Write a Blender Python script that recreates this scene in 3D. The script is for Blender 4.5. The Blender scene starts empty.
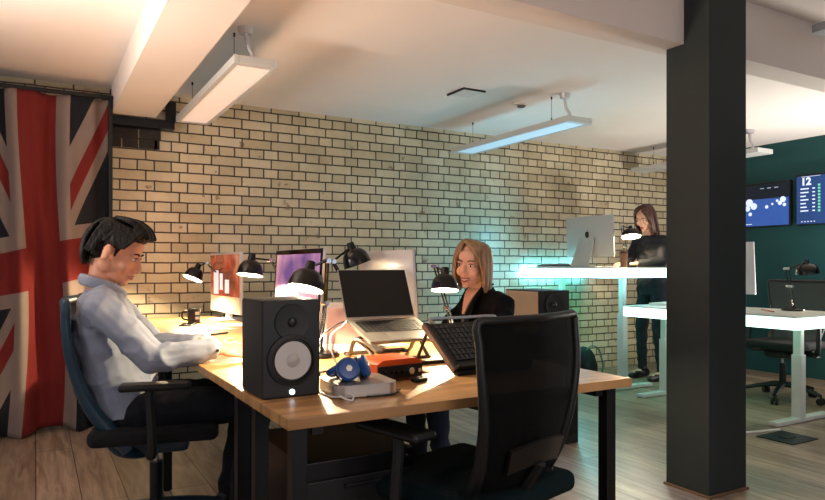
import bpy, bmesh, math, random
from mathutils import Vector, Matrix, noise
random.seed(7)
S = bpy.context.scene
COL = S.collection
PI = math.pi
def V(*a): return Vector(a)
def lin(h):
    h = h.lstrip('#'); r = []
    for i in (0, 2, 4):
        c = int(h[i:i+2], 16)/255
        r.append(c/12.92 if c <= .04045 else ((c+.055)/1.055)**2.4)
    return (*r, 1)

# ------------------------------------------------------------ camera, world, light, exposure
cam = bpy.data.cameras.new('camera'); cam.lens = 28.71; cam.sensor_width = 36; cam.shift_y = .0194
cam.clip_start = .05
co = bpy.data.objects.new('camera', cam); COL.objects.link(co)
co.location = (0, 0, 1.1); co.rotation_euler = (PI/2, 0, math.radians(-29.8)); S.camera = co
w = bpy.data.worlds.new('world'); S.world = w; w.use_nodes = True
w.node_tree.nodes['Background'].inputs[0].default_value = (.72, .72, .76, 1)
w.node_tree.nodes['Background'].inputs[1].default_value = .36
S.view_settings.view_transform = 'Standard'; S.view_settings.look = 'None'
S.view_settings.gamma = 1; S.view_settings.use_curve_mapping = False
S.view_settings.exposure = 0.48
def area(name, loc, target, sx, sy, e, c):
    l = bpy.data.lights.new(name, 'AREA'); l.shape = 'RECTANGLE'; l.size = sx; l.size_y = sy; l.energy = e; l.color = c
    o = bpy.data.objects.new(name, l); COL.objects.link(o); o.location = loc
    o.rotation_euler = (Vector(target)-Vector(loc)).to_track_quat('-Z', 'Y').to_euler(); return o
area('cool_fill_behind', (2.6, -3.6, 1.3), (2.4, 3, 1.2), 4.5, 1.6, 12, (.62, .74, 1))  # cool fill added behind the camera, no window is modelled there
area('cool_fill_left', (-3.4, .5, 1.5), (2, 3.2, 1.3), 2.6, 1.4, 7, (.55, .72, 1))  # added bluish fill from out of frame left, without a window
sp = bpy.data.lights.new('cool_spot_fill', 'SPOT'); sp.energy = 130; sp.color = (.3, .55, 1); sp.spot_size = math.radians(40); sp.spot_blend = 1; sp.shadow_soft_size = .06  # unseen blue spot added to tint the floor beyond the near desk
so_ = bpy.data.objects.new('cool_spot_fill', sp); COL.objects.link(so_); so_.location = (2.25, 1.3, 2.42); so_.rotation_euler = (Vector((2.15, 2.35, 0))-so_.location).to_track_quat('-Z', 'Y').to_euler()
area('warm_fill_behind', (1.2, -1.2, 2.3), (1.2, -1.2, 0), 1.4, .3, 8, (1, .8, .65))  # added warm fill behind the camera, not an actual fitting
area('ceiling_fill_left', (-1.2, 2.7, 1.35), (.1, 2.8, 2.5), .5, .5, 28, (1, .83, .70)).data.spread = math.radians(115)  # unseen fill added to brighten the ceiling from the left
area('ceiling_fill_right', (6.1, 2.45, .7), (5.0, 3.0, 2.6), .5, .5, 44, (1, .92, .84))  # same on the right: added ceiling fill, no lamp stands here
area('ceiling_fill_front', (1.0, -.6, 1.35), (1.6, 2.8, 2.4), .8, .4, 7, (1, .80, .68))  # weak added fill aimed at the ceiling from the front

# ------------------------------------------------------------ materials
MATS = {}
def mat(name, col, rough=.6, metal=0, var=.08, vs=8, bump=0, bs=60, emit=0, ecol=None, alpha=1, stretch=(1, 1, 1), spec=.5, coat=0):
    if name in MATS: return MATS[name]
    m = bpy.data.materials.new(name); m.use_nodes = True; nt = m.node_tree; N = nt.nodes; L = nt.links
    b = N['Principled BSDF']; c = lin(col) if isinstance(col, str) else col
    b.inputs['Roughness'].default_value = rough; b.inputs['Metallic'].default_value = metal
    b.inputs['Specular IOR Level'].default_value = spec; b.inputs['Coat Weight'].default_value = coat
    tc = N.new('ShaderNodeTexCoord'); mp = N.new('ShaderNodeMapping'); mp.inputs['Scale'].default_value = stretch
    L.new(tc.outputs['Object'], mp.inputs[0])
    if var:
        n = N.new('ShaderNodeTexNoise'); n.inputs['Scale'].default_value = vs; n.inputs['Detail'].default_value = 4
        L.new(mp.outputs[0], n.inputs['Vector'])
        r = N.new('ShaderNodeMix'); r.data_type = 'RGBA'
        r.inputs[6].default_value = tuple(max(0, x*(1-var*2)) for x in c[:3])+(1,)
        r.inputs[7].default_value = tuple(min(1, x*(1+var*2)) for x in c[:3])+(1,)
        L.new(n.outputs['Fac'], r.inputs[0]); L.new(r.outputs[2], b.inputs['Base Color'])
    else: b.inputs['Base Color'].default_value = c
    if bump:
        n2 = N.new('ShaderNodeTexNoise'); n2.inputs['Scale'].default_value = bs; n2.inputs['Detail'].default_value = 3
        L.new(mp.outputs[0], n2.inputs['Vector'])
        bp = N.new('ShaderNodeBump'); bp.inputs['Strength'].default_value = bump; bp.inputs['Distance'].default_value = .01
        L.new(n2.outputs['Fac'], bp.inputs['Height']); L.new(bp.outputs[0], b.inputs['Normal'])
    if emit:
        b.inputs['Emission Color'].default_value = lin(ecol) if ecol else c
        b.inputs['Emission Strength'].default_value = emit
    if alpha < 1: b.inputs['Alpha'].default_value = alpha
    MATS[name] = m; return m

def brick_mat():
    m = bpy.data.materials.new('glazed_brick'); m.use_nodes = True; nt = m.node_tree; N = nt.nodes; L = nt.links; b = N['Principled BSDF']
    tc = N.new('ShaderNodeTexCoord'); sx = N.new('ShaderNodeSeparateXYZ'); cx = N.new('ShaderNodeCombineXYZ')
    L.new(tc.outputs['Object'], sx.inputs[0]); L.new(sx.outputs[0], cx.inputs[0]); L.new(sx.outputs[2], cx.inputs[1])
    # slightly wavy courses
    wn = N.new('ShaderNodeTexNoise'); wn.inputs['Scale'].default_value = 9; L.new(tc.outputs['Object'], wn.inputs['Vector'])
    ws = N.new('ShaderNodeVectorMath'); ws.operation = 'MULTIPLY_ADD'; ws.inputs[1].default_value = (.009, .009, 0)
    L.new(wn.outputs['Color'], ws.inputs[0]); L.new(cx.outputs[0], ws.inputs[2])
    br = N.new('ShaderNodeTexBrick'); L.new(ws.outputs[0], br.inputs['Vector'])
    br.offset = .5; br.offset_frequency = 2; br.squash = .5; br.squash_frequency = 2
    br.inputs['Scale'].default_value = 1; br.inputs['Brick Width'].default_value = .235; br.inputs['Row Height'].default_value = .0752
    br.inputs['Mortar Size'].default_value = .0058; br.inputs['Mortar Smooth'].default_value = .25; br.inputs['Bias'].default_value = -.3
    br.inputs['Color1'].default_value = lin('#D8CCAE'); br.inputs['Color2'].default_value = lin('#B9A988'); br.inputs['Mortar'].default_value = lin('#3A2C22')
    n = N.new('ShaderNodeTexNoise'); n.inputs['Scale'].default_value = 2.2; n.inputs['Detail'].default_value = 6; n.inputs['Roughness'].default_value = .7
    L.new(tc.outputs['Object'], n.inputs['Vector'])
    rp = N.new('ShaderNodeValToRGB'); rp.color_ramp.elements[0].position = .3; rp.color_ramp.elements[0].color = (.72, .68, .6, 1)
    rp.color_ramp.elements[1].position = .65; rp.color_ramp.elements[1].color = (1, 1, 1, 1); L.new(n.outputs['Fac'], rp.inputs[0])
    mx = N.new('ShaderNodeMix'); mx.data_type = 'RGBA'; mx.blend_type = 'MULTIPLY'; mx.inputs[0].default_value = 1
    L.new(br.outputs['Color'], mx.inputs[6]); L.new(rp.outputs[0], mx.inputs[7])
    # chips and rusty stains
    n3 = N.new('ShaderNodeTexNoise'); n3.inputs['Scale'].default_value = 11; n3.inputs['Detail'].default_value = 3; L.new(tc.outputs['Object'], n3.inputs['Vector'])
    r3 = N.new('ShaderNodeValToRGB'); r3.color_ramp.elements[0].position = .68; r3.color_ramp.elements[0].color = (0, 0, 0, 1)
    r3.color_ramp.elements[1].position = .74; r3.color_ramp.elements[1].color = (.7, .7, .7, 1); L.new(n3.outputs['Fac'], r3.inputs[0])
    m3 = N.new('ShaderNodeMix'); m3.data_type = 'RGBA'; L.new(r3.outputs[0], m3.inputs[0]); L.new(mx.outputs[2], m3.inputs[6]); m3.inputs[7].default_value = lin('#7A5A42')
    L.new(m3.outputs[2], b.inputs['Base Color'])
    b.inputs['Roughness'].default_value = .33
    bp = N.new('ShaderNodeBump'); bp.inputs['Strength'].default_value = .7; bp.inputs['Distance'].default_value = .006; bp.invert = True
    n4 = N.new('ShaderNodeTexNoise'); n4.inputs['Scale'].default_value = 25; L.new(tc.outputs['Object'], n4.inputs['Vector'])
    ad = N.new('ShaderNodeMath'); ad.operation = 'MULTIPLY_ADD'; ad.inputs[1].default_value = .25; L.new(n4.outputs['Fac'], ad.inputs[0]); L.new(br.outputs['Fac'], ad.inputs[2])
    L.new(ad.outputs[0], bp.inputs['Height']); L.new(bp.outputs[0], b.inputs['Normal'])
    return m

def plank_mat(name, c1, c2, gap, width, length, rough, along='Y', scale_noise=1):
    m = bpy.data.materials.new(name); m.use_nodes = True; nt = m.node_tree; N = nt.nodes; L = nt.links; b = N['Principled BSDF']
    tc = N.new('ShaderNodeTexCoord'); sx = N.new('ShaderNodeSeparateXYZ'); cx = N.new('ShaderNodeCombineXYZ')
    L.new(tc.outputs['Object'], sx.inputs[0])
    i, j = (1, 0) if along == 'Y' else (0, 1)
    L.new(sx.outputs[i], cx.inputs[0]); L.new(sx.outputs[j], cx.inputs[1])
    br = N.new('ShaderNodeTexBrick'); L.new(cx.outputs[0], br.inputs['Vector']); br.offset = .37; br.offset_frequency = 2
    br.inputs['Scale'].default_value = 1; br.inputs['Brick Width'].default_value = length; br.inputs['Row Height'].default_value = width
    br.inputs['Mortar Size'].default_value = gap; br.inputs['Mortar Smooth'].default_value = .4; br.inputs['Bias'].default_value = 0
    br.inputs['Color1'].default_value = lin(c1); br.inputs['Color2'].default_value = lin(c2); br.inputs['Mortar'].default_value = lin('#2A1F18')
    mp = N.new('ShaderNodeMapping'); mp.inputs['Scale'].default_value = (1.6*scale_noise, 16*scale_noise, 1); L.new(cx.outputs[0], mp.inputs[0])
    n = N.new('ShaderNodeTexNoise'); n.inputs['Scale'].default_value = 1.4; n.inputs['Detail'].default_value = 8; n.inputs['Distortion'].default_value = 1.2
    L.new(mp.outputs[0], n.inputs['Vector'])
    rp = N.new('ShaderNodeValToRGB'); rp.color_ramp.elements[0].position = .3; rp.color_ramp.elements[0].color = (.5, .45, .4, 1)
    rp.color_ramp.elements[1].position = .68; rp.color_ramp.elements[1].color = (1.1, 1.1, 1.1, 1); L.new(n.outputs['Fac'], rp.inputs[0])
    mx = N.new('ShaderNodeMix'); mx.data_type = 'RGBA'; mx.blend_type = 'MULTIPLY'; mx.inputs[0].default_value = 1
    L.new(br.outputs['Color'], mx.inputs[6]); L.new(rp.outputs[0], mx.inputs[7]); L.new(mx.outputs[2], b.inputs['Base Color'])
    b.inputs['Roughness'].default_value = rough
    bp = N.new('ShaderNodeBump'); bp.inputs['Strength'].default_value = .25; bp.inputs['Distance'].default_value = .004
    L.new(n.outputs['Fac'], bp.inputs['Height']); L.new(bp.outputs[0], b.inputs['Normal'])
    return m

def flag_mat():
    m = bpy.data.materials.new('union_flag_cloth'); m.use_nodes = True; nt = m.node_tree; N = nt.nodes; L = nt.links; b = N['Principled BSDF']
    uv = N.new('ShaderNodeUVMap'); uv.uv_map = 'UVMap'; sp = N.new('ShaderNodeSeparateXYZ'); L.new(uv.outputs[0], sp.inputs[0])
    def M(op, a, c=None, d=None):
        n = N.new('ShaderNodeMath'); n.operation = op
        for k, v in enumerate((a, c, d)):
            if v is None: continue
            if isinstance(v, (int, float)): n.inputs[k].default_value = v
            else: L.new(v, n.inputs[k])
        return n.outputs[0]
    u = M('MULTIPLY_ADD', sp.outputs[0], 2, -1); v = M('MULTIPLY_ADD', sp.outputs[1], 2, -1)
    a = M('ABSOLUTE', u); c = M('ABSOLUTE', v)
    sg = M('SIGN', M('MULTIPLY', u, v)); t = M('SUBTRACT', a, c); ts = M('MULTIPLY', t, sg)
    white_d = M('LESS_THAN', M('ABSOLUTE', t), .26)
    red_d = M('MULTIPLY', M('LESS_THAN', ts, .13), M('GREATER_THAN', ts, -.035))
    white_c = M('MAXIMUM', M('LESS_THAN', a, .42), M('LESS_THAN', c, .205))
    red_c = M('MAXIMUM', M('LESS_THAN', a, .25), M('LESS_THAN', c, .122))
    def mix(f, c1, c2):
        n = N.new('ShaderNodeMix'); n.data_type = 'RGBA'; L.new(f, n.inputs[0])
        for k, v_ in ((6, c1), (7, c2)):
            if isinstance(v_, tuple): n.inputs[k].default_value = v_
            else: L.new(v_, n.inputs[k])
        return n.outputs[2]
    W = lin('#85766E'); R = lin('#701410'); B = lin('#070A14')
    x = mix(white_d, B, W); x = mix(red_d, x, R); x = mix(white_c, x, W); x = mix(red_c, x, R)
    L.new(x, b.inputs['Base Color']); b.inputs['Roughness'].default_value = .85
    n = N.new('ShaderNodeTexNoise'); n.inputs['Scale'].default_value = 300; bp = N.new('ShaderNodeBump'); bp.inputs['Strength'].default_value = .1
    L.new(n.outputs['Fac'], bp.inputs['Height']); L.new(bp.outputs[0], b.inputs['Normal'])
    return m

BRICK = brick_mat()
FLOOR = plank_mat('oak_floorboards', '#B09C88', '#8C7A6A', .003, .19, 1.7, .36)
OAK = plank_mat('oak_worktop', '#C79A66', '#C0935F', .0, 3, 9, .38, 'X', .8)
PLASTER = mat('white_plaster', '#EEE6E0', .9, var=.02, vs=2, bump=.05, bs=40)
BEAMP = mat('beam_plaster', '#E2D8D0', .9, var=.02, vs=2, bump=.05, bs=40)
TEAL = mat('teal_paint', '#0B4446', .75, var=.04, vs=3)
BLACKP = mat('black_plastic', '#090B0C', .5, var=.1)
BLACKM = mat('black_metal', '#08090A', .45, metal=.2, var=.1)
COLP = mat('charcoal_column_paint', '#1F2827', .6, var=.06, vs=2, bump=.05, bs=20)
STEEL = mat('dark_steel', '#15171B', .4, metal=.4)
BLKFAB = mat('black_chair_mesh', '#050607', .9, alpha=.9, spec=.2, bump=.3, bs=400)
BLUFAB = mat('blue_grey_chair_mesh', '#1E3A4C', .75, alpha=.93, bump=.3, bs=400)
BLUPL = mat('blue_grey_plastic', '#1A3A4E', .4)
SEATF = mat('black_seat_fabric', '#0C0F12', .9, bump=.3, bs=300)
TEALSEAT = mat('dark_teal_seat_fabric', '#071C20', .95, spec=.2, bump=.3, bs=300)
CHROME = mat('chrome', '#C8C8C8', .12, metal=1, var=.02)
ALU = mat('brushed_aluminium', '#B4AFA9', .32, metal=.85, var=.04, vs=20)
ALUW = mat('pale_aluminium', '#C9C9CC', .4, metal=.3, var=.03)
WHITEP = mat('white_plastic', '#DAD8D4', .45, var=.02)
WHITEM = mat('white_metal', '#C9CBC8', .4, var=.02)
PAPER = mat('paper', '#D8D5CC', .9, var=.03)
ORANGE = mat('orange_painted_metal', '#D4501C', .35, var=.04)
BLUEPH = mat('blue_headphone_plastic', '#164A90', .3, var=.05)
SKIN = mat('skin', '#C98F73', .5, var=.05, vs=14, spec=.4)
SKINF = mat('fair_skin', '#D6A88E', .5, var=.05, vs=14, spec=.4)
HAIRD = mat('dark_hair', '#0A0706', .6, spec=.25, var=.35, vs=50, bump=.6, bs=90, stretch=(1, 1, .25))
HAIRB = mat('blonde_hair', '#8F7253', .45, var=.35, vs=60, bump=.5, bs=90, stretch=(1, 1, .12))
HAIRR = mat('auburn_hair', '#452416', .45, var=.35, vs=60, bump=.5, bs=90, stretch=(1, 1, .12))
SHIRT = mat('pale_grey_shirt_cotton', '#8E96A8', .9, var=.04, vs=30, bump=.15, bs=35)
NAVY = mat('navy_trousers', '#0B0F18', .9, bump=.2, bs=40)
BLAZER = mat('black_blazer', '#060709', .95, spec=.2, bump=.2, bs=30)
BLOUSE = mat('grey_blouse', '#55545A', .85)
LIPS = mat('lips', '#A8554C', .4); EYEW = mat('eye', '#D8D4CE', .2); PUPIL = mat('pupil', '#120C0A', .2, var=0)
BULB = mat('warm_bulb', '#FFE0B0', .4, var=0, emit=14, ecol='#FFD9A0')
KEYS = mat('black_keys', '#141516', .5)
CONE = mat('white_speaker_cone', '#C9C8C4', .5, var=.03)
RUBBER = mat('rubber_surround', '#0B0B0C', .55)
LEDW = mat('speaker_led', '#FFFFFF', .4, var=0, emit=2.5, ecol='#E8F0FF')

# ------------------------------------------------------------ mesh builder
def basis(z, up=V(0, 0, 1)):
    z = Vector(z).normalized()
    if abs(z.dot(up)) > .999: up = V(1, 0, 0)
    x = up.cross(z).normalized(); y = z.cross(x)
    return Matrix((x, y, z)).transposed()
def catmull(pts, k=6, closed=False):
    P = [Vector(p) for p in pts]; out = []; n = len(P)
    rng = range(n if closed else n-1)
    for i in rng:
        if closed: a, b, c, d = P[(i-1) % n], P[i], P[(i+1) % n], P[(i+2) % n]
        else: a, b, c, d = P[max(i-1, 0)], P[i], P[i+1], P[min(i+2, n-1)]
        for s in range(k):
            t = s/k; out.append(.5*((2*b)+(c-a)*t+(2*a-5*b+4*c-d)*t*t+(3*b-a-3*c+d)*t**3))
    if not closed: out.append(P[-1])
    return out
class MB:
    def __init__(s, *mats): s.bm = bmesh.new(); s.mats = list(mats); s.mi = 0
    def _t(s, fs):
        for f in fs: f.material_index = s.mi
    def box(s, c, d, rot=None, bev=0, seg=2):
        r = bmesh.ops.create_cube(s.bm, size=1); vs = r['verts']
        for v in vs: v.co = Vector((v.co.x*d[0], v.co.y*d[1], v.co.z*d[2]))
        R = rot.to_4x4() if isinstance(rot, Matrix) else (Matrix.Rotation(rot, 4, 'Z') if rot else Matrix())
        bmesh.ops.transform(s.bm, matrix=Matrix.Translation(c) @ R, verts=vs)
        fs = {f for v in vs for f in v.link_faces}; s._t(fs)
        if bev:
            es = {e for v in vs for e in v.link_edges}
            rr = bmesh.ops.bevel(s.bm, geom=list(es), offset=bev, segments=seg, affect='EDGES', profile=.5)
            s._t(rr['faces'])
        return s
    def bb(s, x0, x1, y0, y1, z0, z1, bev=0): return s.box(((x0+x1)/2, (y0+y1)/2, (z0+z1)/2), (x1-x0, y1-y0, z1-z0), None, bev)
    def rings(s, R, cap=True, closed=False):
        VV = [[s.bm.verts.new(p) for p in ring] for ring in R]; n = len(VV[0]); m = len(VV)
        for i in range(m if closed else m-1):
            A, B = VV[i], VV[(i+1) % m]
            for j in range(n):
                f = s.bm.faces.new((A[j], A[(j+1) % n], B[(j+1) % n], B[j])); f.material_index = s.mi
        if cap and not closed:
            f = s.bm.faces.new(VV[0][::-1]); f.material_index = s.mi
            f = s.bm.faces.new(VV[-1]); f.material_index = s.mi
        return s
    def cyl(s, a, b, r0, r1=None, n=14):
        a, b = Vector(a), Vector(b); r1 = r0 if r1 is None else r1; Q = basis(b-a)
        return s.rings([[p+Q @ V(math.cos(2*PI*k/n)*r, math.sin(2*PI*k/n)*r, 0) for k in range(n)] for p, r in ((a, r0), (b, r1))])
    def tube(s, pts, r, n=8, k=5, closed=False, flat=1, smooth=True):
        P = catmull(pts, k, closed) if smooth else [Vector(p) for p in pts]
        m = len(P); R = []; rad = r if isinstance(r, (list, tuple)) else [r]; up = None
        for i, p in enumerate(P):
            if closed: t = P[(i+1) % m]-P[i-1]
            else: t = P[min(i+1, m-1)]-P[max(i-1, 0)]
            t.normalize()
            if up is None: up = V(0, 0, 1) if abs(t.z) < .9 else V(1, 0, 0)
            x = up.cross(t).normalized(); up = t.cross(x).normalized()
            f = i/(m-1)*(len(rad)-1) if len(rad) > 1 else 0; a = int(min(f, max(len(rad)-2, 0)))
            rr = rad[0] if len(rad) == 1 else rad[a]*(1-(f-a))+rad[a+1]*(f-a)
            R.append([p+x*math.cos(2*PI*j/n)*rr+up*math.sin(2*PI*j/n)*rr*flat for j in range(n)])
        return s.rings(R, True, closed)
    def sph(s, c, r, rot=None, n=14):
        r = (r, r, r) if isinstance(r, (int, float)) else r
        M4 = Matrix.Translation(c) @ (rot.to_4x4() if rot else Matrix()) @ Matrix.Diagonal((*r, 1))
        q = bmesh.ops.create_uvsphere(s.bm, u_segments=n, v_segments=max(6, n//2+2), radius=1, matrix=M4)
        s._t({f for v in q['verts'] for f in v.link_faces}); return s
    def cap(s, a, b, r0, r1=None, n=12):
        r1 = r0 if r1 is None else r1; s.cyl(a, b, r0, r1, n); s.sph(a, r0, n=n); s.sph(b, r1, n=n); return s
    def lathe(s, prof, c=(0, 0, 0), axis=(0, 0, 1), n=24, cap=True):
        Q = basis(axis); c = Vector(c)
        return s.rings([[c+Q @ V(math.cos(2*PI*k/n)*max(r, 1e-4), math.sin(2*PI*k/n)*max(r, 1e-4), z) for k in range(n)] for r, z in prof], cap)
    def prism(s, poly, h, M=None):
        M = M or Matrix(); A = [s.bm.verts.new(M @ V(x, y, 0)) for x, y in poly]; B = [s.bm.verts.new(M @ V(x, y, h)) for x, y in poly]; n = len(poly)
        fs = [s.bm.faces.new(A[::-1]), s.bm.faces.new(B)]+[s.bm.faces.new((A[i], A[(i+1) % n], B[(i+1) % n], B[i])) for i in range(n)]
        s._t(fs); return s
    def sheet(s, f, nu, nv, th=.004):
        P = [[Vector(f(i/nu, j/nv)) for j in range(nv+1)] for i in range(nu+1)]
        def nrm(i, j):
            a = P[min(i+1, nu)][j]-P[max(i-1, 0)][j]; b = P[i][min(j+1, nv)]-P[i][max(j-1, 0)]; return a.cross(b).normalized()
        A = [[s.bm.verts.new(P[i][j]+nrm(i, j)*th/2) for j in range(nv+1)] for i in range(nu+1)]
        B = [[s.bm.verts.new(P[i][j]-nrm(i, j)*th/2) for j in range(nv+1)] for i in range(nu+1)]
        F = s.bm.faces.new; fs = []
        for i in range(nu):
            for j in range(nv):
                fs.append(F((A[i][j], A[i+1][j], A[i+1][j+1], A[i][j+1]))); fs.append(F((B[i][j+1], B[i+1][j+1], B[i+1][j], B[i][j])))
            fs.append(F((A[i+1][0], A[i][0], B[i][0], B[i+1][0]))); fs.append(F((A[i][nv], A[i+1][nv], B[i+1][nv], B[i][nv])))
        for j in range(nv):
            fs.append(F((A[0][j], A[0][j+1], B[0][j+1], B[0][j]))); fs.append(F((A[nu][j+1], A[nu][j], B[nu][j], B[nu][j+1])))
        s._t(fs); return s
    def xf(s, M): bmesh.ops.transform(s.bm, matrix=M, verts=s.bm.verts); return s
    def obj(s, name, parent=None, m=None, smooth=True):
        if m: s.mats = [m]
        bmesh.ops.recalc_face_normals(s.bm, faces=s.bm.faces)
        me = bpy.data.meshes.new(name); s.bm.to_mesh(me); s.bm.free()
        for q in s.mats: me.materials.append(q)
        if smooth:
            me.shade_smooth(); me.set_sharp_from_angle(angle=math.radians(38))
        o = bpy.data.objects.new(name, me); COL.objects.link(o)
        if smooth: wn = o.modifiers.new('weighted', 'WEIGHTED_NORMAL'); wn.keep_sharp = True
        if parent: o.parent = parent
        return o
def tag(o, label, cat, group=None):
    o['label'] = label; o['category'] = cat
    if group: o['group'] = group
    return o
def thing(name, label, cat, loc=(0, 0, 0), rz=0, group=None):
    o = bpy.data.objects.new(name, None); COL.objects.link(o); o.location = loc; o.rotation_euler = (0, 0, rz); o.empty_display_size = .1
    return tag(o, label, cat, group)
def struct(o): o['kind'] = 'structure'; return o
def dup(o, loc, rz, label, parent=None):
    c = o.copy(); COL.objects.link(c)
    if parent is None:
        c.location = loc; c.rotation_euler = (0, 0, rz); c['label'] = label
    else: c.parent = parent
    for ch in [q for q in bpy.data.objects if q.parent == o]:
        if ch.name in SKIPDUP: continue
        dup(ch, None, None, None, c)
    return c
SKIPDUP = set()

# ------------------------------------------------------------ setting
YW = 5.15; CZ = 2.365
struct(MB(FLOOR).bb(-3, 7.2, -4, 5.5, -.1, 0).obj('floor', smooth=False))
struct(MB(BRICK).bb(-3, 6.7, YW, YW+.25, 0, 2.75).obj('wall_back', smooth=False))
struct(MB(TEAL).bb(6.6, 6.8, -4, YW, 0, 2.75).obj('wall_right', smooth=False))
struct(MB(PLASTER).bb(-3, 6.8, 2.26, YW+.2, CZ, CZ+.12).obj('ceiling', smooth=False))
struct(MB(PLASTER).bb(-3, 6.8, -4, 2.14, 2.5, 2.62).obj('ceiling_front', smooth=False))
struct(MB(BEAMP).bb(-3, 6.6, 2.14, 2.30, 2.19, 2.62).obj('trim_1', smooth=False))     # cross beam
struct(MB(BEAMP).bb(.46, .752, 2.30, YW-.10, 2.17, CZ).obj('trim_2', smooth=False))   # beam over the desk
# column
struct(MB(COLP).bb(2.76, 3.045, 2.0, 2.245, 0, 2.5, .004).obj('trim_3'))
m = MB(mat('column_base_wood', '#6E5138', .6)); m.bb(2.75, 3.055, 1.99, 2.255, 0, .012, .003); struct(m.obj('trim_4'))
# black steel lintel below the beam end, and dark damaged brick
m = MB(STEEL); m.bb(.41, .885, YW-.095, YW-.0, 2.10, 2.16, .003); m.bb(.835, .895, YW-.095, YW, 2.16, 2.30, .003); m.bb(.41, .45, YW-.095, YW, 2.16, 2.28, .003)
tag(m.obj('steel_bracket'), 'black steel bracket holding the plaster beam end at the brick wall', 'bracket')
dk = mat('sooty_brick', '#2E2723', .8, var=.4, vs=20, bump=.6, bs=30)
m = MB(dk)
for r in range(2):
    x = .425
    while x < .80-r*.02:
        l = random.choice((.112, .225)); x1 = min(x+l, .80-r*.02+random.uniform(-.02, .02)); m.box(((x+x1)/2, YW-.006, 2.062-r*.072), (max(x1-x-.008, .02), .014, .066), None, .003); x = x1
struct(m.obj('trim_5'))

# ------------------------------------------------------------ flag
def flag():
    x0, x1, z0, z1 = -1.02, .43, .02, 2.235
    nu, nv = 150, 60; bm = bmesh.new(); uvl = bm.loops.layers.uv.new('UVMap')
    def pos(i, j):
        u = i/nu; v = j/nv; x = x0+(x1-x0)*u; z = z0+(z1-z0)*v
        g = 1-.35*v
        y = 4.93+.045*g*math.sin(x*21+.8*math.sin(z*1.7))+.025*g*math.sin(x*43+z*1.3+1)+.012*math.sin(z*3+x*9)
        xx = x+.014*math.sin(z*2.3+x*8)
        if v < .12: z += .02*math.sin(x*17)
        return V(xx, y, z), x, z
    grid = []; uvs = []
    for i in range(nu+1):
        col = []; cu = []
        for j in range(nv+1):
            p, x, z = pos(i, j); col.append(bm.verts.new(p))
            zc = 1.10+.26*(x-.04)*(1-abs(z-1.1)/1.15)
            xc = .035+.02*math.sin(z*2.2)
            cu.append((((x-xc)/.43+1)/2, ((z-zc)/1.14+1)/2))
        grid.append(col); uvs.append(cu)
    for i in range(nu):
        for j in range(nv):
            f = bm.faces.new((grid[i][j], grid[i+1][j], grid[i+1][j+1], grid[i][j+1])); f.smooth = True
            for l, (a, b) in zip(f.loops, ((i, j), (i+1, j), (i+1, j+1), (i, j+1))): l[uvl].uv = uvs[a][b]
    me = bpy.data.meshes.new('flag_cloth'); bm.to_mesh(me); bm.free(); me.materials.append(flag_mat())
    t = thing('union_flag', 'large red white and blue flag hung like a curtain at the left', 'flag', (0, 0, 0))
    o = bpy.data.objects.new('flag_cloth', me); COL.objects.link(o); o.parent = t
    so = o.modifiers.new('thick', 'SOLIDIFY'); so.thickness = .003
    m = MB(BLACKM); m.box((-.3, 4.93, 2.25), (1.52, .03, .025), None, .004); m.obj('hanging_rail', t)
    m = MB(BLACKM); m.bb(.43, .455, 4.9, 4.96, .01, 2.25, .003); m.obj('side_post', t)
flag()

# ------------------------------------------------------------ ceiling lights
PANW = mat('diffuser_warm_reflection', '#E9DAD0', .5, var=.02, emit=.30, ecol='#FFE3D2')  # light is off: warm reflected light painted as tint and weak glow
PANC = mat('diffuser_cool_reflection', '#C9DDE8', .5, var=.02, emit=.28, ecol='#BFE2FF')  # bluish reflected light put into colour and emission, the light is off
def ceiling_light(x0, y0, y1, z, zc, label, pan, cond=True, rim=WHITEM):
    t = thing('linear_ceiling_light', label, 'ceiling light', (x0+.115, (y0+y1)/2, z), 0, 'hanging linear ceiling lights')
    L2 = (y1-y0)/2; W = .115
    m = MB(rim)
    for sx in (-1, 1): m.bb(min(sx*W, sx*(W-.028)), max(sx*W, sx*(W-.028)), -L2, L2, 0, .042, .003)
    for sy in (-1, 1): m.bb(-W+.028, W-.028, min(sy*L2, sy*(L2-.05)), max(sy*L2, sy*(L2-.05)), 0, .042, .003)
    m.bb(-W+.02, W-.02, -L2+.02, L2-.02, .03, .044)
    m.obj('housing', t)
    MB(pan).bb(-W+.028, W-.028, -L2+.05, L2-.05, .004, .012).obj('diffuser', t)
    for sy in (-1, 1):
        m = MB(STEEL); m.cyl((-.05, sy*(L2-.25), .042), (-.05, sy*(L2-.25), zc-z), .0015, n=6); m.cyl((-.05, sy*(L2-.25), zc-z-.02), (-.05, sy*(L2-.25), zc-z), .006); m.cyl((-.05, sy*(L2-.25), .042), (-.05, sy*(L2-.25), .075), .005); m.obj('suspension_cable', t)
    if cond:
        m = MB(ALUW); h = zc-z; m.tube([(.0, -L2+.16, .04), (.02, -L2+.13, h*.35), (.0, -L2+.15, h*.6), (-.02, -L2+.14, h-.02)], .011, 10); m.obj('conduit', t)
        m = MB(ALUW); m.cyl((-.02, -L2+.14, h-.035), (-.02, -L2+.14, h), .034, .04, 20); m.obj('ceiling_rose', t)
    return t
ceiling_light(.87, 3.33, 4.93, 2.13, CZ, 'pale linear light with pink-lit panel hanging beside the plaster beam on the left', PANW)
ceiling_light(3.28, 3.5, 5.02, 2.13, CZ, 'linear light with blue-lit panel hanging in the middle of the ceiling', PANC)
ceiling_light(5.65, 3.6, 5.06, 2.13, CZ, 'linear light running behind the dark column towards the brick wall', WHITEM)
ceiling_light(3.47, .4, 1.92, 2.3, 2.5, 'grey ended linear light just in view at the top right corner', PANW, False, mat('grey_light_housing', '#8C9094', .5))
t = thing('smoke_detector', 'small round white smoke detector on the ceiling between light and hatch', 'smoke detector', (3.27, 4.01, CZ))
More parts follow.
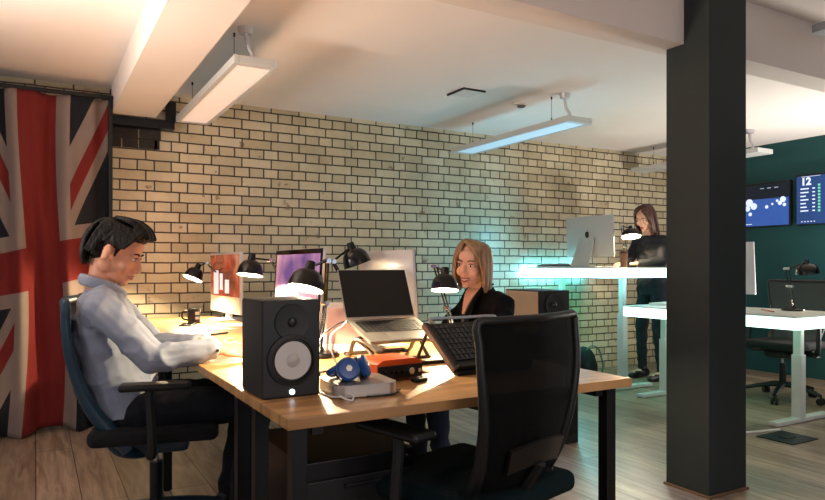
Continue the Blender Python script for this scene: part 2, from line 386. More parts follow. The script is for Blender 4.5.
MB(WHITEP).lathe([(.055, 0), (.055, -.012), (.04, -.02)]).obj('base', t)
MB(mat('detector_grille', '#6A6560', .6)).lathe([(.03, -.02), (.032, -.03), (.022, -.036)]).obj('sensor_head', t)
t = thing('ceiling_hatch', 'small square white ceiling hatch with a dark edge above the desks', 'hatch', (2.72, 3.95, CZ))
MB(WHITEP).bb(-.08, .1, -.08, .12, -.006, 0, .002).obj('panel', t)
m = MB(STEEL); m.bb(-.092, -.08, -.092, .13, -.012, 0); m.bb(-.08, .1, -.092, -.08, -.012, 0); m.obj('edge_strip', t)

# ------------------------------------------------------------ desks
DZ = .74
def desk(label, x0, x1, y0, y1, th, legs, cat='desk'):
    t = thing('oak_desk', label, cat, ((x0+x1)/2, (y0+y1)/2, 0)); a, b = (x1-x0)/2, (y1-y0)/2
    MB(OAK).bb(-a, a, -b, b, DZ-th, DZ, .003).obj('worktop', t)
    m = MB(BLACKM)
    m.bb(-a+.04, a-.04, -b+.17, -b+.20, DZ-th-.03, DZ-th); m.bb(-a+.04, a-.04, b-.20, b-.17, DZ-th-.03, DZ-th)
    m.bb(-a+.08, -a+.11, -b+.05, b-.05, DZ-th-.03, DZ-th); m.bb(a-.11, a-.08, -b+.05, b-.05, DZ-th-.03, DZ-th)
    m.obj('frame', t)
    for lx, ly in legs:
        m = MB(BLACKM); m.bb(lx-t.location.x-.02, lx-t.location.x+.02, ly-t.location.y-.02, ly-t.location.y+.02, 0.006, DZ-th, .003)
        m.cyl((lx-t.location.x, ly-t.location.y, 0), (lx-t.location.x, ly-t.location.y, .008), .018); m.obj('leg', t)
    return t
desk('light oak desk end nearest the camera with the large black speaker on its corner', .513, 1.665, 1.485, 1.965, .028, [(.56, 1.55), (1.62, 1.55), (.56, 1.86), (1.62, 1.9)])
desk('long light oak desk between the seated man and the smiling woman', .515, 1.67, 1.972, 4.85, .028, [(.555, 2.03), (1.625, 2.03), (.56, 3.4), (1.625, 3.4), (.56, 4.75), (1.625, 4.75)])

# pedestal drawers under the near desk
t = thing('drawer_pedestal', 'black metal drawer pedestal with shiny top under the near desk end', 'drawer unit', (.82, 1.93, 0))
MB(mat('black_lacquer', '#121012', .28, metal=.2)).bb(-.18, .18, -.2, .24, 0.02, .55, .004).obj('body', t)
for k, (a, b) in enumerate(((.38, .50), (.24, .372), (.035, .232))):
    d = MB(mat('pedestal_front', '#0E0E10', .4)).bb(-.172, .172, -.215, -.2, a, b, .003).obj('drawer', t)
    MB(BLACKM).bb(-.06, .06, -.222, -.214, b-.03, b-.018, .002).obj('handle', d)
MB(CHROME).cyl((.155, -.2, .525), (.155, -.21, .525), .009).obj('lock', t)
for sx in (-1, 1):
    for sy in (-1, 1): MB(BLACKP).cyl((sx*.15, sy*.18, 0), (sx*.15, sy*.18, .025), .018).obj('foot', t)

# standing desks with glowing edges
GLOW = mat('glowing_acrylic_edge', '#E8FFFF', .3, var=0, emit=7, ecol='#9CE6FA')
GLOWB = mat('glowing_acrylic_edge_green', '#E8FFF4', .3, var=0, emit=2.2, ecol='#C4F8E4')
TOPW = mat('white_desk_laminate', '#C9CFCB', .35, var=.02)
def sit_stand(label, x0, x1, y0, y1, z, glow, legs, under):
    t = thing('standing_desk', label, 'desk', (x0, y0, 0), 0, 'height adjustable desks with glowing edges'); w, d = x1-x0, y1-y0
    MB(TOPW).bb(.004, w, .004, d, z-.012, z, .003).obj('worktop', t)
    m = MB(glow); m.bb(0, .03, 0, d, z-.09, z-.012, .004); m.bb(.03, w, 0, .03, z-.09, z-.012, .004); m.obj('light_edge', t)
    m = MB(WHITEM); m.bb(.05, w-.02, .05, d-.02, z-.06, z-.013); m.obj('under_tray', t)
    for ly in legs:
        ly -= y0
        m = MB(WHITEM); m.bb(.31, .37, ly-.035, ly+.035, .03, z*.62, .004); m.bb(.318, .362, ly-.027, ly+.027, z*.6, z-.06, .003); l = m.obj('leg', t)
        m = MB(WHITEM); m.box((.36, ly, .018), (.66, .07, .03), None, .006); m.obj('foot', l)
    m = MB(WHITEM); m.bb(.32, .36, legs[0]-y0, legs[-1]-y0, z-.1, z-.06, .002); m.obj('crossbar', t)
    if z > 1:
        for lx, ly, tx, ty, ln in ((-.01, d/2, -1, 0, d*.9), (w/2, d+.005, 0, 1, w)):
            l = bpy.data.lights.new('edge_led', 'AREA'); l.shape = 'RECTANGLE'; l.size = ln; l.size_y = .06; l.energy = 8; l.color = (.12, .68, 1)
            o = bpy.data.objects.new('edge_led', l); COL.objects.link(o); o.parent = t; o.location = (lx, ly, z-.05); o.rotation_euler = V(tx, ty, .1).to_track_quat('-Z', 'Z').to_euler()
    if under:
        l = bpy.data.lights.new('under_desk_led', 'AREA'); l.shape = 'RECTANGLE'; l.size = w*.7; l.size_y = d*.8; l.energy = under; l.color = (.08, 1, .55)
        o = bpy.data.objects.new('under_desk_led', l); COL.objects.link(o); o.parent = t; o.location = (w/2, d/2, z-.11)
    return t
sit_stand('raised white standing desk with bright cyan glowing edge against the brick wall', 4.2, 5.0, 4.02, 5.09, 1.088, GLOW, (4.16, 4.94), 3)
sit_stand('lower white desk with green glowing edge on the right, beyond the column', 4.34, 5.06, 2.5, 3.97, .765, GLOWB, (2.68, 3.82), .8)

# ------------------------------------------------------------ office chairs (face +X)
def office_chair(label, fab, plast, seatm, backw=.23, top=.95, lean=.10, fr=1):
    t = thing('office_chair', label, 'chair', (0, 0, 0), 0)
    def prof(v):                      # back profile from seat to top: x(v), z(v)
        z = .40+(top-.40)*v; x = -.16-lean*v-.05*math.sin(v*PI)+.05*max(0, .25-v)*3; return x, z
    def back(u, v):
        s = 2*u-1; x, z = prof(v); wd = backw*(.72+.30*min(1, v*1.3)) ; return V(x+.045*s*s, s*wd, z)
    MB(fab).sheet(back, 18, 22, .006).obj('backrest', t)
    bo = [q for q in bpy.data.objects if q.parent == t][-1]
    P = []
    for v in [i/10 for i in range(11)]: P.append(back(0, v)+V(-.006, 0, 0))
    for u in (.15, .5, .85): P.append(back(u, 1)+V(0, 0, .004))
    for v in [1-i/10 for i in range(11)]: P.append(back(1, v)+V(-.006, 0, 0))
    m = MB(plast); m.tube(P, [.022*fr, .016*fr, .012*fr, .011*fr, .012*fr, .016*fr, .022*fr], 10, 3); m.obj('back_frame', bo)
    m = MB(plast)
    for s in (-1, 1): m.tube([back((1+s)/2, .18)+V(-.01, 0, 0), (-.13, s*.14, .40), (-.06, s*.07, .355), (0, s*.03, .36)], [.022, .026, .022, .02], 8)
    m.obj('back_support', bo)
    m = MB(plast); m.sheet(lambda u, v: back(.18+.64*u, .27+.12*v+.03*math.sin(u*PI))+V(-.02, 0, 0), 10, 3, .012); m.tube([back(.5, .3)+V(-.025, 0, 0), back(.5, .1)+V(-.02, 0, 0), (-.12, 0, .37)], .018, 8); m.obj('lumbar_support', bo)
    def seat(u, v):
        x = -.22+.47*u; yy = (2*v-1)*.245*(1-.12*abs(2*u-1)**3); return V(x, yy, .455-.03*max(0, u-.75)*4*.25-.012*(1-(2*v-1)**2))
    m = MB(seatm); m.box((.01, 0, .455), (.47, .48, .065), None, .028, 4); m.obj('seat', t)
    m = MB(plast); m.box((0, 0, .385), (.26, .18, .07), None, .02); m.obj('mechanism', t)
    m = MB(plast); m.tube([(0, .08, .39), (.02, .2, .385), (.02, .27, .38)], .008); m.box((.02, .285, .38), (.06, .03, .012), None, .005); m.obj('lever', t)
    for s in (-1, 1):
        m = MB(BLACKP); m.tube([(0, s*.15, .40), (0, s*.25, .39), (.01, s*.29, .43), (.0, s*.29, .60), (0, s*.29, .64)], [.018, .02, .018, .016, .016], 8); a = m.obj('arm', t)
        m = MB(BLACKP); m.box((.02, s*.285, .655), (.25, .085, .026), None, .012, 3); m.obj('arm_pad', a)
    m = MB(BLACKM); m.cyl((0, 0, .12), (0, 0, .30), .026); m.obj('gas_cylinder', t)
    gc = [q for q in bpy.data.objects if q.parent == t][-1]
    m = MB(CHROME); m.cyl((0, 0, .29), (0, 0, .37), .013); m.obj('piston', gc)
    for k in range(5):
        a = 2*PI*k/5+.35; d = V(math.cos(a), math.sin(a), 0); e = d*.30
        m = MB(plast); m.tube([d*.01+V(0, 0, .125), d*.15+V(0, 0, .11), e+V(0, 0, .075)], [.034, .026, .018], 8, flat=.7); l = m.obj('leg', t)
        p = V(-d.y, d.x, 0)
        m = MB(BLACKP)
        for q in (-1, 1): m.cyl(e+p*q*.008+V(0, 0, .028), e+p*q*.024+V(0, 0, .028), .028)
        m.cyl(e+V(0, 0, .03), e+V(0, 0, .075), .008); m.obj('castor', l)
    return t
ch = office_chair('blue grey mesh office chair the man in the pale shirt sits on', BLUFAB, BLUPL, SEATF, .235, .96, .17, 1.5)
ch.location = (.43, 2.87, 0); ch.rotation_euler = (0, 0, math.radians(-13))
ch2 = office_chair('black mesh office chair in the foreground with its back to the camera', BLKFAB, BLACKP, TEALSEAT, .215, .955)
ch2.location = (1.13, 1.63, 0); ch2.rotation_euler = (0, 0, math.radians(90+14))
GRYFAB = mat('dark_grey_chair_mesh', '#33403F', .8, alpha=.95, bump=.3, bs=400)
ch3 = office_chair('grey backed office chair at the green glowing desk on the right', GRYFAB, BLACKP, SEATF, .25, .97)
ch3.location = (5.36, 3.2, 0); ch3.rotation_euler = (0, 0, PI)
ch4 = office_chair('black office chair the smiling woman sits on', BLKFAB, BLACKP, SEATF, .2, .72)
ch4.location = (2.10, 2.80, 0); ch4.rotation_euler = (0, 0, PI+.1)

# ------------------------------------------------------------ studio speakers (front faces -Y)
def speaker(label, loc, w, d, h, rz=0, side=None):
    t = thing('studio_speaker', label, 'speaker', loc, rz, None)
    m = MB(mat('satin_black_vinyl', '#0C1013', .5, bump=.05, bs=200), side or BLACKP); m.bb(-w/2, w/2, 0, d, 0, h, .007)
    if side:
        for f in m.bm.faces:
            if f.calc_center_median().x < -w/2+.004 and f.calc_area() > .02: f.material_index = 1
    cab = m.obj('cabinet', t)
    cz, r = h*.385, w*.345
    m = MB(RUBBER); m.lathe([(r*1.24, 0), (r*1.22, .006), (r*1.05, .008), (r*1.02, .003)], (0, 0, cz), (0, -1, 0), 40, True); wf = m.obj('woofer', t)
    MB(CONE).lathe([(r*.90, .009), (r*.5, .001+.004), (r*.33, .004)], (0, 0, cz), (0, -1, 0), 40).obj('cone', wf)
    MB(mat('dust_cap', '#B9B7B2', .45)).lathe([(r*.36, .005), (r*.33, .010), (r*.2, .014), (0, .016)], (0, 0, cz), (0, -1, 0), 30).obj('dust_cap', wf)
    tz = h*.77
    m = MB(BLACKP); m.lathe([(w*.30, 0), (w*.29, .004), (w*.15, .002), (w*.09, .003)], (0, 0, tz), (0, -1, 0), 36); tw = m.obj('tweeter_guide', t)
    MB(mat('tweeter_dome', '#202426', .25)).lathe([(w*.085, .003), (w*.06, .010), (0, .013)], (0, 0, tz), (0, -1, 0), 24).obj('tweeter_dome', tw)
    MB(LEDW).cyl((0, 0, h*.06), (0, -.0035, h*.06), w*.045, n=20).obj('power_light', t)
    return t
speaker('large black studio speaker with white cone on the near desk corner', (.608, 1.725, DZ), .167, .19, .268, math.radians(1))
speaker('studio speaker with lamplit pale side on a black stand behind the woman', (2.78, 3.09, .56), .25, .33, .39, 0, mat('lamplit_wood_side', '#E0C8A8', .5))  # lamplight on the left side painted in as a paler wood colour
t = thing('speaker_plinth', 'black plinth box carrying the speaker behind the woman', 'stand', (2.78, 3.25, 0))
MB(BLACKP).bb(-.16, .16, -.2, .2, 0.0, .56, .004).obj('body', t)
MB(BLACKM).bb(-.15, .15, -.206, -.2, .06, .5, .002).obj('front_panel', t)

# ------------------------------------------------------------ iMacs
def apple(m, M, s):
    pts = []
    for k in range(40):
        a = 2*PI*k/40; r = .5*(1-.10*math.cos(a)**2*1-.06*math.cos(2*a)-(.10*math.exp(-((a-PI/2)/.28)**2))-(.06*math.exp(-((a-3*PI/2)/.25)**2)))
        x, y = r*math.cos(a), r*math.sin(a)*1.05
        d = math.hypot(x-.56, y-.08)
        if d < .2: x = .56-.2*(.56-x)/d if d > 1e-3 else .36; y = .08+(y-.08)*.2/d
        pts.append((x*s, y*s))
    m.prism(pts, .0015, M)
    m.prism([(.0, .56*s), (.05*s, .72*s), (.2*s, .82*s), (.17*s, .66*s)], .0015, M)
def all_in_one(label, loc, rz, w, h, content=None, tilt=.06):
    # screen faces +X, back faces -X; total height h incl. stand
    t = thing('all_in_one_computer', label, 'computer', loc, rz)
    ph = h*.80; zc = h-ph/2; T = Matrix.Translation((0, 0, zc)) @ Matrix.Rotation(-tilt, 4, 'Y')
    def back(u, v):
        s = 2*u-1; q = 2*v-1; return V(-.004-.03*max(0, 1-(s*s)**1.2)*max(0, 1-(q*q)**1.5), s*w/2, q*ph/2)
    m = MB(ALUW); m.sheet(back, 16, 12, .006); m.bb(-.004, .006, -w/2, w/2, -ph/2, ph/2, .003); m.xf(T); body = m.obj('casing', t)
    m = MB(PUPIL); apple(m, Matrix.Translation((-.036, 0, .02)) @ Matrix(((0, 0, -1, 0), (-1, 0, 0, 0), (0, 1, 0, 0), (0, 0, 0, 1))), .05*w/.5); m.xf(T); m.obj('logo', body)
    m = MB(mat('black_glass', '#08080A', .08)); m.bb(.006, .009, -w/2+.002, w/2-.002, -ph/2+.075, ph/2-.002); m.xf(T); gl = m.obj('glass', t)
    scr = content or mat('screen_wallpaper', '#8A6A9A', .2, emit=.7, ecol='#9A7AB0')
    m = MB(scr); m.bb(.009, .0095, -w/2+.024, w/2-.024, -ph/2+.095, ph/2-.024); m.xf(T); m.obj('display', gl)
    m = MB(ALUW); m.sheet(lambda u, v: V(-.05-.10*(1-v)**1.5+.0*u, (u-.5)*.19*(1+.15*(1-v)), .006+(zc-.006)*v*.95), 6, 10, .008); m.bb(-.15, .06, -.1, .1, 0, .007, .003); m.obj('stand', t)
    return t
def wallpaper(name, cols, emit, scale=3, axis=(1, 1, 1)):
    m = bpy.data.materials.new(name); m.use_nodes = True; nt = m.node_tree; N = nt.nodes; L = nt.links; b = N['Principled BSDF']
    tc = N.new('ShaderNodeTexCoord'); n = N.new('ShaderNodeTexNoise'); n.inputs['Scale'].default_value = scale; n.inputs['Detail'].default_value = 2
    L.new(tc.outputs['Object'], n.inputs['Vector']); r = N.new('ShaderNodeValToRGB'); L.new(n.outputs['Fac'], r.inputs[0])
    el = r.color_ramp.elements
    while len(el) < len(cols): el.new(.5)
    for k, c in enumerate(cols): el[k].position = .3+.4*k/(len(cols)-1); el[k].color = lin(c)
    L.new(r.outputs[0], b.inputs['Base Color']); L.new(r.outputs[0], b.inputs['Emission Color']); b.inputs['Emission Strength'].default_value = emit; b.inputs['Roughness'].default_value = .15
    return m
all_in_one('all-in-one computer with lilac wallpaper in front of the seated man', (1.08, 2.99, DZ), PI, .64, .44, wallpaper('lilac_wallpaper', ['#5A4A86', '#8F6F9E', '#B89AA8', '#6A6AA0'], .42, 4))
all_in_one('silver all-in-one computer seen from behind between laptop and woman', (1.40, 2.68, DZ), .03, .50, .43)
all_in_one('silver all-in-one computer on the raised cyan glowing desk', (4.62, 4.64, 1.088), .06, .58, .49)
all_in_one('pale all-in-one computer half hidden by the column on the green glowing desk', (5.0, 3.53, .765), .0, .64, .53)
# far glossy screen near wall, brick reflection painted on it
t = thing('monitor', 'glossy monitor near the brick wall with a painted brick reflection and white shapes', 'monitor', (1.10, 4.42, DZ), math.radians(4))
MB(ALUW).box((0, 0, .25), (.02, .62, .40), None, .005).obj('casing', t)
g = MB(wallpaper('brick_reflection', ['#3A1C16', '#8A3A28', '#A8806A'], .35, 5)).bb(-.0125, -.010, -.295, .295, .16, .435).obj('display', t)  # reflection of the bricks painted as glowing screen content
m = MB(wallpaper('pale_desk_picture', ['#A88868', '#D8C8B0'], .35, 6)); m.bb(-.0125, -.010, -.295, .295, .06, .158); m.obj('lower_display', g)
m = MB(mat('picture_white', '#C8D0E0', .4, emit=.5)); m.bb(-.0145, -.0125, .12, .22, .17, .33); m.bb(-.0145, -.0125, .03, .09, .2, .31); m.bb(-.0145, -.0125, -.1, -.02, .18, .27); m.obj('picture_shape', g)
m = MB(ALUW); m.bb(.01, .03, -.04, .04, .01, .25); m.bb(-.08, .12, -.12, .12, 0, .01, .003); m.obj('stand', t)
# small white framed display
t = thing('tablet_display', 'small white framed display with a pink picture behind the black speaker', 'tablet', (1.13, 2.50, DZ), math.radians(-38))
R = Matrix.Rotation(math.radians(-12), 4, 'X')
m = MB(WHITEP); m.box((0, 0, .11), (.26, .012, .20), None, .005); m.xf(R); c = m.obj('casing', t)
m = MB(wallpaper('pink_picture', ['#9A7068', '#C8A090', '#B08078'], .3, 8)); m.bb(-.10, .10, -.0075, -.006, .035, .185); m.xf(R); m.obj('display', t)
m = MB(WHITEP); m.box((0, .05, .006), (.12, .16, .01), None, .003); m.box((0, .055, .06), (.06, .01, .12), Matrix.Rotation(.5, 3, 'X'), .002); m.obj('stand', t)

# ------------------------------------------------------------ laptop on stand
t = thing('laptop', 'silver laptop open with a dark screen on a raised metal stand', 'laptop', (1.217, 2.38, .876), 0)
tl = math.radians(17)
Rx = Matrix.Rotation(tl, 4, 'X')
m = MB(ALU); m.bb(-.157, .157, -.225, 0, 0, .014, .005); m.xf(Rx); m.obj('base', t); ba = bpy.data.objects['base']
lb = [q for q in bpy.data.objects if q.parent == t][-1]
m = MB(KEYS)
for r in range(6):
    for c in range(14): m.bb(-.135+c*.0195, -.135+c*.0195+.0165, -.03-r*.0185-.0155, -.03-r*.0185, .014, .0155)
m.xf(Rx); kb = m.obj('keyboard', lb); 
m = MB(mat('trackpad', '#A09B95', .4, metal=.6)); m.bb(-.055, .055, -.215, -.15, .014, .0147); m.xf(Rx); m.obj('trackpad', lb)
Rs = Matrix.Translation((0, 0, .012)) @ Matrix.Rotation(math.radians(-24), 4, 'X')
m = MB(ALU); m.bb(-.157, .157, -.003, .004, 0, .215, .003); m.xf(Rs); lid = m.obj('lid', t)
m = MB(mat('dark_laptop_glass', '#060708', .12)); m.bb(-.153, .153, -.0045, -.003, .008, .211, .0005); m.xf(Rs); m.obj('screen', lid)
t = thing('laptop_stand', 'bent grey metal stand holding up the silver laptop', 'stand', (1.217, 2.27, DZ), 0)
m = MB(mat('stand_grey_metal', '#6E655C', .35, metal=.7))
for s in (-1, 1):
    m2 = MB(mat('stand_grey_metal', '', 0))
    m2.tube([(s*.13, .17, .008), (s*.135, .12, .01), (s*.14, .05, .075), (s*.14, -.12, .054)], .009, 8, 4, flat=.8)
    m2.obj('side_arm', t)
    m2 = MB(mat('stand_grey_metal', '', 0)); m2.box((s*.15, -.13, .064), (.03, .09, .012), Rx.to_3x3(), .004); m2.obj('lip', t)
    m2 = MB(mat('stand_grey_metal', '', 0)); m2.tube([(s*.14, .05, .08), (s*.12, -.02, .0415), (s*.12, -.06, .006)], .008, 8); m2.obj('leg', t)
m.box((0, .165, .008), (.28, .02, .014), None, .004); m.box((0, .04, .082), (.28, .015, .012), None, .004); m.box((0, -.06, .006), (.26, .015, .01), None, .003); m.obj('crossbar', t)

# slanted mesh stand next to it
t = thing('document_stand', 'slanted black mesh stand with a clear bar, left of the black chair back', 'stand', (1.35, 1.93, DZ), math.radians(2))
sl = math.radians(36)
Rm = Matrix.Translation((0, -.12, .022)) @ Matrix.Rotation(sl, 4, 'X')
m = MB(mat('black_mesh_tray', '#101213', .5)); m.bb(-.16, .16, 0, .22, 0, .006)
m.xf(Rm); tr = m.obj('tray', t)
m = MB(mat('grey_grid', '#2A2D30', .4))
for i in range(14): m.bb(-.135+i*.0195, -.135+i*.0195+.014, .03, .205, .006, .009)
for j in range(7): m.bb(-.14, .14, .03+j*.0265, .033+j*.0265, .006, .0115)
m.xf(Rm); m.obj('grid_surface', tr)
for s in (-1, 1):
    m = MB(mat('rosy_metal_strip', '#5E4A40', .4, metal=.5)); m.bb(s*.165-.006, s*.165+.006, -.01, .225, -.012, .008, .002); m.xf(Rm); m.obj('side_rail', t)
    m = MB(BLACKM); m.tube([(s*.15, .14, .006), (s*.15, .05, .145)], .006, 8, 1); m.obj('leg', t)
m = MB(mat('clear_bar', '#B8BCBE', .1, metal=.6)); m.tube([(-.13, .215, .012), (-.14, .23, .02), (.0, .23, .02), (.14, .23, .02), (.13, .215, .012)], .006, 8); m.xf(Rm); m.obj('top_bar', t)
m = MB(BLACKM); m.bb(-.16, .16, -.012, 0, -.01, .02, .003); m.xf(Rm); m.obj('lip', t)
m = MB(BLACKM); m.bb(-.16, .16, -.135, -.11, 0, .016, .003); m.obj('base_bar', t); MB(BLACKM).bb(-.16, .16, .13, .15, 0, .012, .003).obj('base_bar', t)
t = thing('card_box', 'small black box with a white slanted edge between laptop and mesh stand', 'box', (1.105, 1.955, DZ), math.radians(-35))
m = MB(BLACKP); m.prism([(-.05, 0), (.06, 0), (-.05, .045)], .05, Matrix.Translation((0, .025, 0)) @ Matrix.Rotation(PI/2, 4, 'X')); m.obj('body', t)
m = MB(PAPER); m.prism([(-.054, .047), (-.05, .0445), (.066, 0), (.075, 0)], .054, Matrix.Translation((0, .027, 0)) @ Matrix.Rotation(PI/2, 4, 'X')); m.obj('lid', t)

# ------------------------------------------------------------ mini computer, headphones, audio interface, cables
t = thing('mini_computer', 'flat silver mini computer under the blue headphones beside the speaker', 'computer', (.80, 1.715, DZ), math.radians(-6))
m = MB(ALU); m.prism([(sx*.062+.03*math.cos(a_+k_*PI/12), sy*.062+.03*math.sin(a_+k_*PI/12)) for sx, sy, a_ in ((1, 1, 0), (-1, 1, PI/2), (-1, -1, PI), (1, -1, 1.5*PI)) for k_ in range(7)], .032, Matrix.Translation((0, 0, .004))); body = m.obj('casing', t)
MB(BLACKP).lathe([(.075, 0), (.078, .006)]).obj('foot', t)
t = thing('headphones', 'blue folded headphones lying on the silver mini computer', 'headphones', (.79, 1.72, DZ+.036), math.radians(25))
for s in (-1, 1):
    m = MB(BLUEPH); ax = V(s*.5, -.8, .35); m.lathe([(.026, -.012), (.033, -.008), (.034, .004), (.028, .011), (.012, .013)], (s*.036, -.01, .034), ax, 24); c = m.obj('ear_cup', t)
    m = MB(BLACKP); m.lathe([(.030, -.024), (.034, -.018), (.031, -.010)], (s*.036, -.01, .034), ax, 24); m.obj('ear_pad', c)
    m = MB(CHROME); m.lathe([(.010, .013), (.009, .015)], (s*.036, -.01, .034), ax, 16); m.obj('badge', c)
m = MB(BLUEPH); m.tube([(-.05, .0, .045), (-.062, .035, .025), (-.03, .06, .012), (.03, .06, .012), (.065, .03, .022), (.052, -.002, .045)], .007, 8, flat=1.4); m.obj('headband', t)
t = thing('audio_interface', 'orange topped audio interface with black knobs on the near desk', 'audio device', (.985, 1.875, DZ), math.radians(6))
m = MB(ORANGE); m.prism([(-.085, .0), (.085, 0), (.085, .05), (.062, .062), (-.062, .062), (-.085, .05)], .13, Matrix.Translation((0, .065, .006)) @ Matrix.Rotation(PI/2, 4, 'X')); c = m.obj('casing', t)
m = MB(BLACKP); m.bb(-.084, .084, -.071, -.064, .008, .05, .003); f = m.obj('front_panel', t)
for x, r in ((-.06, .008), (-.035, .006), (-.015, .006), (.005, .006), (.035, .012), (.065, .008)):
    m = MB(CHROME if x > .03 else BLACKM); m.lathe([(r, 0), (r*.9, .01), (r*.7, .012)], (x, -.071, .03), (0, -1, 0), 16); m.obj('knob', f)
for sx in (-1, 1):
    for sy in (-1, 1): MB(BLACKP).cyl((sx*.07, sy*.05, 0), (sx*.07, sy*.05, .007), .007).obj('foot', t)
t = thing('desk_phone', 'small black handset lying in front of the orange audio interface', 'handset', (1.035, 1.765, DZ), .2)
m = MB(BLACKP); m.box((0, 0, .007), (.05, .03, .013), None, .005); m.obj('body', t); MB(CHROME).cyl((.012, 0, .013), (.012, 0, .015), .007).obj('ring', t)
def cable(name, label, pts, r, m_):
    tag(MB(m_).tube(pts, r, 6, 6).obj(name), label, 'cable')
DZc = DZ+.004
cable('audio_cable', 'thin black cable looping in front of the silver mini computer', [(.89, 1.70, DZc), (.90, 1.65, DZc), (.86, 1.615, DZc), (.80, 1.61, DZc), (.79, 1.63, DZc), (.84, 1.635, DZc+.006), (.91, 1.66, DZc)], .0022, BLACKP)
cable('tangled_cable', 'pale tangled cable on the desk between speaker and mini computer', [(.70, 1.80, DZc), (.695, 1.72, DZc), (.70, 1.66, DZc), (.715, 1.63, DZc+.004), (.70, 1.61, DZc+.01), (.725, 1.59, DZc), (.74, 1.62, DZc+.008), (.715, 1.65, DZc+.014), (.735, 1.665, DZc)], .0028, WHITEP)
cable('white_cable_bundle', 'white cable arching up behind the headphones to the laptop', [(.86, 1.92, DZc), (.84, 1.98, .80), (.87, 2.08, .86), (.97, 2.2, .885), (1.06, 2.37, .885)], .0028, WHITEP)
cable('black_power_cable', 'black cable arching beside the white one behind the headphones', [(.80, 2.0, DZc), (.80, 2.02, .78), (.84, 2.10, .85), (.94, 2.22, .88), (1.05, 2.375, .882)], .0028, BLACKP)
cable('power_lead', 'black lead running over the desk behind the speaker', [(.74, 1.93, DZc), (.78, 2.02, DZc), (.86, 2.08, DZc), (.95, 2.05, DZc)], .003, BLACKP)
t = thing('power_adapter', 'small black adapter by the laptop stand foot', 'adapter', (.93, 2.03, DZ), .5)
MB(BLACKP).box((0, 0, .016), (.08, .045, .03), None, .006).obj('body', t); MB(BLACKP).cyl((.04, 0, .016), (.055, 0, .016), .006).obj('plug', t)

# ------------------------------------------------------------ desk lamps (arm lamps with dome shade)
def lamp(label, base, mid, top, head, aim, power, name='desk_lamp', sr=.062, dark=True):
    b = Vector(base); t = thing(name, label, 'lamp', b, 0)
    q = lambda p: Vector(p)-b
    mt = mat('lamp_black_enamel', '#0C0D0E', .22, metal=.2) 
    MB(mt).lathe([(.078, 0), (.078, .012), (.07, .02), (.02, .024), (.012, .04)], n=32).obj('base', t)
    M_, T_, H_ = q(mid), q(top), q(head); s = V(0, .012, 0)
    m = MB(mt)
    for k in (-1, 1): m.cyl(V(0, 0, .03)+s*k, M_+s*k, .0042, n=8)
    m.obj('lower_arm', t)
    m = MB(mt)
    for k in (-1, 1): m.cyl(M_+s*k, T_+s*k, .0042, n=8)
    m.obj('upper_arm', t)
    for p in (M_, T_):
        m = MB(CHROME); m.cyl(p-V(0, .02, 0), p+V(0, .02, 0), .010, n=14); m.sph(p+V(0, .024, 0), .008); m.obj('joint', t)
    for f, g in ((.08, .75),):
        m = MB(CHROME); d = M_-V(0, 0, .03); pts = []
        m.cyl(V(0, 0, .03)+d*.08, V(0, 0, .03)+d*.35, .0055, n=10); m.obj('spring', t)
    a = Vector(aim).normalized()
    m = MB(mt); m.cyl(T_, H_-a*.055, .005, n=8); m.cyl(H_-a*.075, H_-a*.03, .016, .022, 16); m.obj('neck', t)
    prof = [(sr*.30, -.045), (sr*.62, -.036), (sr*.86, -.018), (sr*.98, .006), (sr*1.02, .03)]
    prof += [(r-.0025, z) for r, z in reversed(prof)][:]
    sh = MB(mt, mat('lamp_shade_inner', '#E0DDD5', .5))
    sh.lathe(prof[:5], H_, a, 32, False); sh.mi = 1; sh.lathe(prof[5:], H_, a, 32, False); sh.mi = 0
    sh.lathe([(0, -.046), (sr*.30, -.045)], H_, a, 32, False)
    so = sh.obj('shade', t)
    MB(BULB).sph(H_-a*.014, .014).obj('bulb', so)
    l = bpy.data.lights.new('lamp_light', 'POINT'); l.energy = power; l.color = (1, .77, .47); l.shadow_soft_size = .008
    o = bpy.data.objects.new('lamp_light', l); COL.objects.link(o); o.parent = t; o.location = H_+a*.012
    return t
lamp('black desk lamp nearest the wall, lighting the bricks behind the mug', (1.24, 4.74, DZ), (1.18, 4.72, .98), (.99, 4.50, 1.12), (.905, 4.46, 1.045), (-.45, -.1, -1), 46)
lamp('black desk lamp lit in front of the lilac screen, above the man', (1.16, 3.42, DZ), (1.19, 3.44, .98), (1.04, 3.28, 1.13), (.91, 3.18, 1.085), (-.15, -.1, -1), 24)
lamp('black desk lamp glowing right above the black speaker', (.98, 2.45, DZ), (1.01, 2.47, .95), (.99, 2.40, 1.12), (.865, 2.29, 1.045), (-.3, -.15, -1), 26, sr=.066)
lamp('black desk lamp with its head above the open laptop screen', (1.16, 2.58, DZ), (1.22, 2.66, .96), (1.14, 2.70, 1.12), (1.25, 2.70, 1.135), (.35, -.1, -1), .3)
lamp('black desk lamp lit in front of the smiling woman', (1.66, 2.50, DZ), (1.69, 2.62, .90), (1.585, 2.56, 1.10), (1.60, 2.50, 1.02), (-.12, -.16, -1), 26, sr=.062)
lamp('black desk lamp shining on the standing woman on the raised desk', (4.72, 4.26, 1.088), (4.66, 4.24, 1.28), (4.62, 4.24, 1.46), (4.78, 4.28, 1.40), (-.15, -.22, -1), 18, sr=.085)
lamp('black desk lamp with pull cord on the green glowing desk', (4.92, 2.86, .765), (4.88, 2.86, .95), (4.85, 2.86, 1.08), (5.0, 2.80, 1.075), (.15, 0, -1), 0.6, sr=.085)

